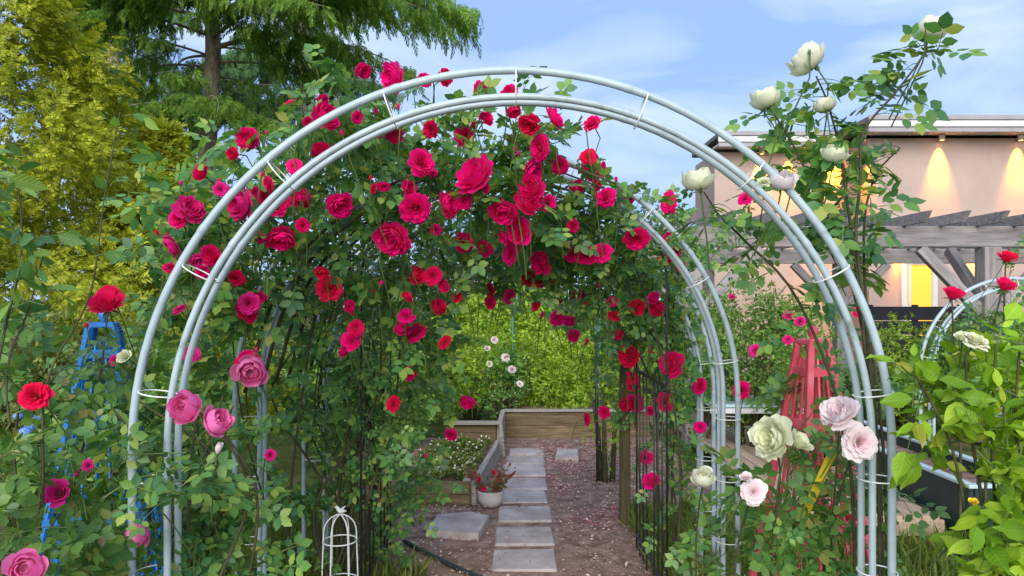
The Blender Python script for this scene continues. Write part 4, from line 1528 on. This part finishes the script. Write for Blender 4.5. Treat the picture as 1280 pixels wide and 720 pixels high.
# ------------------------------------------------------------------ climbing and bush roses
pp_ = Plant('potted_plant', 'reddish bushy plant growing in the pale bowl pot', 'plant', (pc.x, 5.55, .13), M_redleaf, T_SINGLE, 'single', .05)
for k in range(34):
    a = rng.uniform(0, 6.28)
    pp_.shoot((pc.x + .05 * math.cos(a), 5.55 + .05 * math.sin(a), .13), (.6 * math.cos(a), .6 * math.sin(a), 1), rng.uniform(.10, .22), 6, .3, .002)
pp_.clumps = [(613, 600, 5.5, .12, .1, .12)]
for (x, y, d) in ((600, 600, 8), (616, 592, 7), (625, 601, 7), (606, 610, 7)):
    pp_.blossom(x, y, d, 'cup0', M_redp, Y=5.5, calyx=False, stem=False)
pp_.finish(60)

# A: the crimson climber over the arches
A = Plant('climbing_rose', 'crimson climbing rose smothering the crown and one side of the white arches', 'climbing rose', (-1.25, 3.4, 0), M_rose, leaf=.115)
for c in [(228, 300, 2.85, .20, .3, .26), (262, 240, 2.9, .20, .3, .18), (330, 195, 2.95, .24, .3, .17), (395, 158, 3.0, .25, .3, .13), (465, 135, 3.1, .24, .3, .11), (555, 140, 3.1, .2, .3, .05), (640, 150, 3.1, .18, .3, .05), (690, 172, 3.1, .10, .25, .10),
          (290, 325, 3.1, .28, .3, .3), (395, 265, 3.2, .40, .4, .32), (500, 225, 3.25, .38, .4, .27), (600, 235, 3.3, .34, .4, .26), (655, 245, 3.35, .25, .4, .25), (430, 375, 3.6, .36, .4, .28), (505, 340, 3.6, .36, .4, .28), (335, 430, 3.95, .34, .28, .33),
          (258, 420, 3.0, .26, .25, .33), (600, 315, 3.9, .36, .45, .17), (675, 300, 3.9, .32, .45, .2), (535, 430, 3.9, .20, .35, .2), (455, 440, 4.0, .3, .3, .22)]:
    A.clump(*c, dens=20)
for c in [(320, 540, 4.0, .38, .25, .35), (440, 540, 4.2, .36, .2, .3), (522, 592, 4.5, .17, .18, .24), (515, 610, 4.3, .14, .15, .2), (430, 480, 3.85, .26, .2, .2), (485, 530, 3.9, .2, .2, .2), (450, 590, 3.95, .2, .18, .18), (385, 510, 3.8, .22, .2, .2), (520, 480, 4.2, .14, .2, .16), (385, 600, 4.5, .26, .2, .22), (340, 660, 3.9, .3, .2, .3), (470, 660, 4.3, .2, .2, .15)]:
    A.clump(*c, dens=19, size=.9)
for k in range(22):
    x0_ = rng.uniform(-1.15, -.78)
    y0_ = rng.uniform(3.5, 4.6)
    x1_ = x0_ + rng.uniform(-.35, .25)
    top_ = rng.uniform(1.3, 2.1)
    A.cane([(x0_, y0_, -.03), (x0_ + rng.uniform(-.16, .16), y0_ + rng.uniform(-.12, .12), .5), (x1_ + rng.uniform(-.18, .18), y0_ + rng.uniform(-.2, .1), 1.05), (x1_ + .1, y0_ + rng.uniform(-.3, 0), top_)], rng.uniform(.005, .014), .003, 6)
for k in range(7):      # long canes bent over the arches
    y0_ = 3.1 + .2 * k
    A.cane([(-1.15, y0_, 1.2), (-.95, y0_, 1.75), (-.45, y0_ - .05, 2.12), (.05, y0_, 2.22), (.45, y0_, 2.1)], .009, .004, 6)
crim = [(495, 97, 38), (453, 88, 17), (405, 146, 30), (362, 131, 18), (384, 152, 13), (403, 124, 13), (446, 147, 16), (602, 112, 22), (637, 118, 20), (641, 138, 16), (581, 170, 31), (526, 205, 38), (597, 222, 50), (676, 185, 36), (691, 150, 26),
        (520, 260, 42), (558, 257, 31), (492, 297, 44), (629, 263, 29), (662, 215, 28), (667, 236, 30), (659, 256, 26), (700, 207, 22), (722, 234, 16), (424, 255, 32), (352, 295, 36), (325, 297, 16), (378, 282, 18), (305, 254, 38), (330, 244, 22), (276, 237, 18),
        (236, 264, 34), (226, 231, 12), (218, 305, 26), (215, 335, 20), (245, 325, 14), (368, 208, 21), (327, 221, 11), (347, 260, 24), (365, 250, 18), (412, 361, 34), (403, 340, 15), (436, 382, 13), (446, 410, 21), (440, 426, 25), (432, 441, 14),
        (520, 417, 32), (503, 408, 15), (541, 345, 23), (519, 345, 21), (556, 357, 13), (556, 427, 18), (514, 466, 22), (508, 372, 13), (572, 372, 14), (311, 379, 26), (225, 386, 20), (240, 443, 20), (638, 317, 27), (677, 328, 25), (660, 349, 20), (678, 350, 20), (692, 345, 15),
        (650, 290, 28), (634, 296, 18), (612, 378, 18), (614, 362, 16), (636, 370, 21), (670, 382, 14), (492, 505, 20), (585, 501, 16), (564, 543, 16), (532, 572, 11), (606, 235, 14), (480, 233, 15), (470, 142, 12), (545, 287, 14)]
for (x, y, d) in crim:
    deep = (x < 340 and rng.uniform() < .6)
    low = y > 335
    A.blossom(x, y, d * (.88 if d > 30 else 1), mat=M_mag if deep else (M_redp if low and rng.uniform() < .5 else M_crim), ymin=2.5)
for k in range(46):     # small blooms scattered through the leaves
    c_ = A.clumps[int(rng.integers(0, 21))]
    bx_, by_ = c_[0] + rng.uniform(-55, 55), c_[1] + rng.uniform(-50, 50)
    if math.hypot(bx_ - 640, (by_ - 500)) > 420 and bx_ > 480:
        continue
    A.blossom(bx_, by_, rng.uniform(12, 23), mat=M_crim if rng.uniform() < .7 else M_redp, ymin=2.5, nudge=rng.uniform(-.06, .08))
for k in range(26):     # buds and half-open flowers on the outer shoots
    c_ = A.clumps[int(rng.integers(0, 17))]
    bx_, by_ = c_[0] + rng.uniform(-60, 60), c_[1] + rng.uniform(-55, 55)
    A.blossom(bx_, by_, rng.uniform(8, 13), 'bud0', M_crim if rng.uniform() < .7 else M_redp, ymin=2.5)
A.finish()

# B: the climber on the far side of the arches
B = Plant('climbing_rose', 'crimson climbing rose on the black iron bars by the timber post', 'climbing rose', (.98, 4.2, 0), M_rose, leaf=.105)
for c in [(735, 265, 3.5, .18, .3, .14), (790, 290, 3.7, .18, .3, .14), (700, 285, 3.7, .2, .3, .14), (770, 335, 4.0, .22, .3, .14), (825, 345, 4.4, .2, .25, .16), (800, 405, 4.6, .2, .25, .16), (850, 330, 4.6, .16, .2, .16), (745, 305, 3.8, .25, .35, .14), (840, 290, 4.2, .16, .25, .18), (720, 335, 4.1, .26, .35, .14), (785, 365, 4.3, .28, .3, .22), (835, 390, 4.35, .2, .25, .26), (850, 450, 4.4, .17, .25, .26), (800, 440, 4.7, .22, .25, .18)]:
    B.clump(*c, dens=26)
for c in [(735, 400, 5.0, .3, .3, .2), (700, 375, 5.0, .2, .3, .12), (860, 530, 4.4, .14, .2, .3), (845, 620, 4.2, .14, .2, .24), (815, 540, 4.8, .14, .15, .2), (905, 300, 4.6, .22, .2, .22), (775, 480, 5.2, .14, .15, .25)]:
    B.clump(*c, dens=15, size=.95)
for k in range(8):
    x0_, y0_ = rng.uniform(.84, 1.05), rng.uniform(3.8, 4.9)
    B.cane([(x0_, y0_, -.03), (x0_ + rng.uniform(-.06, .06), y0_ + .03, .55), (x0_ + rng.uniform(-.1, .06), y0_, 1.1), (x0_ - rng.uniform(.0, .3), y0_ - .1, rng.uniform(1.5, 2.0))], rng.uniform(.006, .010), .004, 6)
for (x, y, d) in [(745, 209, 29), (758, 248, 27), (785, 241, 21), (770, 228, 11), (835, 254, 27), (796, 298, 31), (733, 318, 28), (753, 316, 24), (715, 318, 20), (842, 315, 14), (700, 373, 15), (731, 372, 21), (697, 398, 20), (712, 403, 14), (717, 419, 14), (732, 431, 12), (768, 395, 16), (773, 418, 13), (822, 384, 19), (787, 445, 23),
                  (816, 443, 15), (841, 456, 27), (875, 483, 22), (927, 488, 21), (831, 504, 23), (793, 504, 19), (792, 480, 19), (813, 514, 13), (807, 572, 17), (814, 602, 18), (875, 534, 15), (755, 515, 15), (733, 524, 15), (932, 248, 18), (721, 240, 12)]:
    B.blossom(x, y, d, mat=M_redp if (y > 335 and rng.uniform() < .5) else M_crim, ymin=3.0)
for k in range(18):
    c_ = B.clumps[int(rng.integers(0, len(B.clumps)))]
    B.blossom(c_[0] + rng.uniform(-30, 30), c_[1] + rng.uniform(-35, 35), rng.uniform(9, 17), mat=M_crim if rng.uniform() < .6 else M_redp, ymin=3.0)
B.finish()

# C: pink bush rose round the first arch's leg
C = Plant('rose_bush', 'pink rose bush growing up the leg of the first white arch', 'rose bush', (-1.05, 2.5, 0), M_rose, leaf=.105)
for c in [(222, 590, 2.18, .07, .05, .05), (175, 560, 2.2, .05, .05, .07), (255, 575, 2.6, .26, .12, .2), (190, 560, 2.65, .2, .14, .25), (300, 620, 2.75, .16, .12, .16), (180, 680, 2.35, .22, .12, .2), (265, 690, 2.5, .25, .12, .2), (215, 500, 2.75, .2, .12, .22), (160, 520, 2.65, .08, .1, .16), (265, 470, 2.8, .1, .1, .1)]:
    C.clump(*c, dens=20)
for k in range(9):
    x0_, y0_ = rng.uniform(-1.25, -.85), rng.uniform(2.42, 2.7)
    C.cane([(x0_, y0_, -.03), (x0_ + rng.uniform(-.1, .1), y0_ - .02, .5), (x0_ + rng.uniform(-.15, .15), y0_, .95), (x0_ + rng.uniform(-.2, .2), y0_ - .05, 1.25)], .008, .003, 6)
for (x, y, d, kd, m) in [(313, 461, 38, 'orb0', M_pink), (238, 512, 40, 'orb1', M_pink), (265, 531, 36, 'orb0', M_pink), (272, 565, 22, 'bud0', M_blush), (180, 662, 30, 'orb1', M_pink), (338, 569, 14, 'full1', M_mag), (320, 440, 10, 'bud0', M_mag)]:
    C.blossom(x, y, d, kd, m, ymin=2.05, Y=2.12 if x > 200 and x < 300 else None)
C.finish()

# D: red bush rose by the blue obelisk, E2: pink at its foot
D = Plant('rose_bush', 'red rose bush with arching stems by the blue obelisk', 'rose bush', (-1.9, 2.7, 0), M_rose2, leaf=.11)
for c in [(40, 470, 2.4, .22, .2, .22), (20, 560, 2.2, .18, .15, .25), (160, 455, 2.9, .06, .08, .06), (100, 455, 2.95, .08, .08, .06), (110, 640, 2.6, .12, .1, .12), (125, 540, 2.8, .06, .06, .08), (105, 660, 2.2, .22, .15, .2), (30, 680, 2.0, .2, .12, .15), (175, 430, 3.0, .09, .1, .14), (160, 610, 2.55, .10, .1, .14), (15, 410, 2.5, .12, .12, .12)]:
    D.clump(*c, dens=18)
for q in [[(50, 800), (48, 640), (60, 560), (48, 500)], [(90, 820), (85, 640), (120, 500), (135, 390)], [(70, 800), (60, 680), (74, 640), (78, 617)], [(20, 830), (15, 600), (30, 450), (20, 400)], [(110, 830), (130, 700), (100, 640), (100, 580)]]:
    D.cane([P(x, y, 2.5 + .1 * i) for i, (x, y) in enumerate(q)], .006, .003, 6)
for (x, y, d, kd, m, yy) in [(135, 385, 44, 'cup0', M_redp, 2.6), (136, 372, 30, 'full0', M_redp, 2.64), (45, 495, 34, 'full1', M_redp, 2.15), (75, 617, 34, 'cup1', M_mag, 2.2), (95, 596, 14, 'bud0', M_mag, 2.3), (110, 582, 15, 'full0', M_mag, 2.3), (157, 446, 19, 'cup1', M_cream, 2.6), (145, 450, 14, 'full0', M_mag, 2.65), (109, 409, 12, 'bud0', M_redp, 2.5), (35, 712, 46, 'orb1', M_pink, 1.8)]:
    D.blossom(x, y, d, kd, m, Y=yy, axis=(Vector((random.uniform(-.3, .3), -.75, .35)) if kd != 'cup0' else Vector((.1, -.6, .75))))
D.finish()

# leafy branch plant, blue green, high up at the near side
I = Plant('leafy_shrub', 'shrub with long blue green leaves in front of the golden cypress', 'shrub', (-1.65, 2.0, 0), M_teal, T_SINGLE, 'single', .085)
for c in [(5, 190, 2.1, .06, .12, .12), (0, 260, 2.1, .10, .15, .14), (30, 300, 2.3, .08, .10, .08), (0, 350, 2.2, .12, .12, .1)]:
    I.clump(*c, dens=24, nl=(7, 10), droop=.8)
for q in [[(-40, 830), (-30, 600), (5, 420), (28, 300), (12, 170)], [(-30, 830), (20, 640), (8, 470), (38, 380), (62, 285)], [(20, 830), (52, 640), (58, 480), (112, 370), (130, 250), (150, 140)]]:
    I.cane([P(x, y, 2.0 + .1 * i) for i, (x, y) in enumerate(q)], .0045, .002, 6)
for k in range(9):
    t = k / 8
    p = P(120 + 35 * t, 320 - 175 * t, 2.25 + .05 * t)
    I.shoot(p, (rng.uniform(-1, 1), -.2, .3), .08, 2, .4, .002, size=.8)
I.blossom(150, 128, 14, 'bud0', M_calyx, Y=2.5, calyx=False, stem=False)
I.finish()

# blue hydrangea
H = Plant('hydrangea', 'hydrangea with small blue flower heads behind the red rose stems', 'hydrangea', (-2.35, 3.6, 0), M_mid, T_BROAD, 'broad', .10)
for c in [(25, 560, 3.6, .25, .2, .25), (60, 600, 3.7, .2, .2, .25)]:
    H.clump(*c, dens=18, nl=(4, 6))
for (x, y, d) in ((41, 528, 18), (32, 541, 17), (31, 553, 18), (62, 548, 13), (130, 615, 14), (22, 520, 10)):
    H.blossom(x, y, d, 'ball', M_blueflower, Y=3.25, calyx=False, axis=Vector((0, -.3, 1)))
H.finish(150)

# E: the tall white rose at the other leg
E = Plant('white_rose', 'tall white rose with arching canes above the first arch against the sky', 'climbing rose', (1.12, 2.45, 0), M_rose, leaf=.125)
canes = [[(1100, 830), (1098, 600), (1082, 400), (1070, 300), (1075, 230), (1080, 165), (1120, 115), (1152, 72), (1160, 50)],
         [(1095, 830), (1090, 560), (1075, 380), (1060, 260), (1050, 190), (1035, 130), (1020, 95)],
         [(1085, 830), (1088, 500), (1060, 340), (1010, 220), (985, 170), (965, 140)],
         [(1105, 830), (1100, 600), (1080, 330), (1090, 230), (1125, 185)],
         [(1070, 830), (1060, 560), (1000, 380), (930, 300), (900, 270), (880, 240)],
         [(1110, 830), (1104, 560), (1070, 330), (1020, 290), (960, 290)]]
for ci, q in enumerate(canes):
    out = E.cane([P(x, y, 2.42 + .04 * ci - .015 * i) for i, (x, y) in enumerate(q)], .0065, .0025, 6)
    m = len(out)
    for i in range(int(m * .35), m, 1):
        if rng.uniform() < (.78 if ci != 4 else .6):
            a = rng.uniform(0, 6.28)
            E.shoot(out[i], (math.cos(a), math.sin(a) * .7, .25), rng.uniform(.04, .14), int(rng.integers(1, 4)), .6, .002, size=rng.uniform(.8, 1.15))
for c in [(1010, 200, 2.5, .12, .1, .12), (1050, 150, 2.5, .12, .1, .08), (1060, 260, 2.5, .1, .1, .15), (985, 150, 2.5, .07, .06, .08), (1060, 330, 2.55, .1, .08, .12), (1120, 105, 2.45, .08, .06, .04)]:
    E.clump(*c, dens=16, ln=(.08, .2), nl=(2, 4))
for (x, y, d, kd, ax, m) in [(1018, 82, 44, 'orb0', (-.6, .05, .65), M_cream), (1160, 48, 38, 'orb1', (.2, .05, .9), M_cream), (962, 132, 36, 'orb1', (-.4, .05, .9), M_cream), (1033, 138, 27, 'orb0', (-.2, .1, 1), M_cream), (977, 232, 34, 'orb0', (-.1, -.6, .8), M_blush),
                             (1042, 200, 32, 'orb1', (0, -.4, 1), M_cream), (875, 235, 40, 'orb0', (-.2, -.1, .9), M_cream), (955, 228, 18, 'full2', (-.2, -.5, .6), M_cream), (990, 236, 12, 'bud0', None, M_cream), (1157, 34, 11, 'bud0', None, M_calyx), (1012, 67, 11, 'bud0', None, M_calyx)]:
    E.blossom(x, y, d, kd, m, Y=2.34 if m is not M_calyx else 2.28, axis=Vector(ax) if ax else None)
E.finish()

# F: low white roses
Fp = Plant('white_rose', 'low bush of full blush white roses below the red obelisk', 'rose bush', (.85, 2.8, 0), M_rose2, leaf=.11)
for c in [(950, 640, 2.7, .16, .15, .18), (1010, 620, 2.7, .18, .15, .2), (1060, 600, 2.75, .14, .12, .25), (900, 650, 2.9, .14, .12, .16), (960, 700, 2.6, .22, .15, .15), (1040, 690, 2.6, .18, .15, .18), (990, 575, 2.9, .14, .1, .12), (1035, 560, 2.95, .10, .08, .10), (985, 480, 3.3, .06, .06, .08), (890, 700, 3.0, .14, .12, .12), (1110, 700, 2.6, .1, .1, .15), (1080, 500, 2.8, .08, .08, .12)]:
    Fp.clump(*c, dens=19)
for q in [[(960, 830), (965, 680), (975, 600), (970, 552)], [(1030, 830), (1030, 700), (1055, 600), (1070, 560)], [(1035, 830), (1040, 690), (1045, 590), (1050, 525)], [(910, 830), (920, 700), (930, 650), (940, 620)], [(880, 830), (870, 720), (872, 650), (878, 606)]]:
    Fp.cane([P(x, y, 2.7 - .06 * i) for i, (x, y) in enumerate(q)], .005, .0025, 6)
for (x, y, d, kd, ax, m) in [(968, 548, 46, 'globe0', (-.75, -.5, .25), M_cream), (996, 556, 34, 'cup0', (.4, -.4, .6), M_cream), (1075, 553, 46, 'flat0', (.05, -1, .12), M_blush), (1050, 518, 40, 'globe1', (-.5, -.45, .6), M_blush), (942, 615, 32, 'flat0', (-.1, -.9, .2), M_blush), (879, 601, 28, 'orb0', (-.1, -.5, .8), M_cream), (932, 598, 16, 'cup0', (-.2, -.5, .8), M_blush)]:
    Fp.blossom(x, y, d, kd, m, Y=2.18 if x > 1045 else 2.42, axis=Vector(ax))
Fp.finish()

# G: bright hydrangea bush near the camera
G = Plant('panicle_hydrangea', 'bright green broad leaved bush with one white flower beside the arch', 'shrub', (1.55, 2.1, 0), M_hyd, T_BROAD, 'broad', .095)
for c in [(1215, 478, 2.1, .14, .13, .09), (1270, 470, 2.2, .13, .15, .15), (1180, 505, 2.05, .10, .12, .08), (1160, 480, 2.05, .05, .08, .04), (1200, 540, 2.05, .10, .12, .08), (1255, 560, 2.0, .15, .15, .15), (1265, 660, 1.9, .13, .12, .15), (1250, 700, 1.9, .10, .10, .10), (1310, 560, 2.0, .18, .2, .3)]:
    G.clump(*c, dens=58, nl=(4, 7), droop=.25, ln=(.12, .24), size=.88)
for q in [[(1260, 850), (1250, 700), (1240, 560), (1245, 430)], [(1230, 850), (1215, 700), (1190, 560), (1145, 470)], [(1290, 850), (1290, 640), (1270, 540), (1275, 430)], [(1240, 850), (1230, 650), (1210, 520), (1208, 440)]]:
    G.cane([P(x, y, 2.05 - .02 * i) for i, (x, y) in enumerate(q)], .006, .003, 6)
G.blossom(1218, 428, 30, 'full0', M_cream, Y=1.98, axis=Vector((.1, -.5, .8)), calyx=True)
G.blossom(1203, 424, 20, 'cup0', M_cream, Y=2.0, axis=Vector((-.3, -.5, .8)))
G.blossom(1217, 629, 12, 'cup0', M_yellow, Y=1.98, axis=Vector((-.3, -.5, .8)))
G.finish()

# O: scarlet roses by the pergola post
O = Plant('rose_bush', 'scarlet rose bush in front of the pergola post', 'rose bush', (2.9, 4.4, 0), M_rose, leaf=.105)
for c in [(1250, 390, 4.5, .2, .15, .2), (1190, 410, 4.6, .2, .15, .14), (1260, 450, 4.4, .2, .15, .3), (1200, 480, 4.5, .2, .15, .3), (1258, 340, 4.5, .05, .06, .1)]:
    O.clump(*c, dens=18)
for q in [[(1260, 700), (1256, 500), (1255, 400), (1257, 328)], [(1200, 700), (1200, 520), (1192, 420), (1190, 375)], [(1230, 700), (1235, 500), (1240, 420), (1253, 362)]]:
    O.cane([P(x, y, 4.45) for (x, y) in q], .010, .004, 6)
for (x, y, d) in ((1190, 372, 27), (1257, 325, 25), (1255, 360, 26), (1262, 395, 18), (1225, 440, 14)):
    O.blossom(x, y, d, 'cup0', M_redp, Y=4.25, axis=Vector((0, -.6, .75)))
O.finish(200)


# ------------------------------------------------------------------ low growth on the ground
def grass(name, label, n, regions, mat, h, seed):
    r = np.random.default_rng(seed)
    v = np.array([(-.05, 0, 0), (.05, 0, 0), (.035, .5, .06), (-.035, .5, .06), (0, 1, .3)], float)
    f = np.array([(0, 1, 2), (0, 2, 3), (3, 2, 4)])
    ps = []
    for (x0, x1, y0, y1, w) in regions:
        k = int(n * w)
        ps.append(np.stack([r.uniform(x0, x1, k), r.uniform(y0, y1, k), np.full(k, -.03)], 1))
    p = np.concatenate(ps)
    k = len(p)
    y = unit(np.array([0, 0, 1.0]) + r.normal(0, .38, (k, 3)))
    V, T = stamp(v, f, p, frames(y, r.normal(size=(k, 3))), h * r.uniform(.4, 1.3, k))
    tag(np_obj(name, V, T, mat, None), label, 'grass', kind='stuff')


grass('grass', 'short rough grass and weeds round the arch legs and rose stems', 42000,
      [(-3.2, -.85, 1.6, 5.5, .5), (-.95, -.5, 2.8, 4.3, .03), (.85, 2.2, 2.2, 5.5, .25), (2.0, 4.5, 2.5, 4.8, .17)], M_grass, .16, 41)
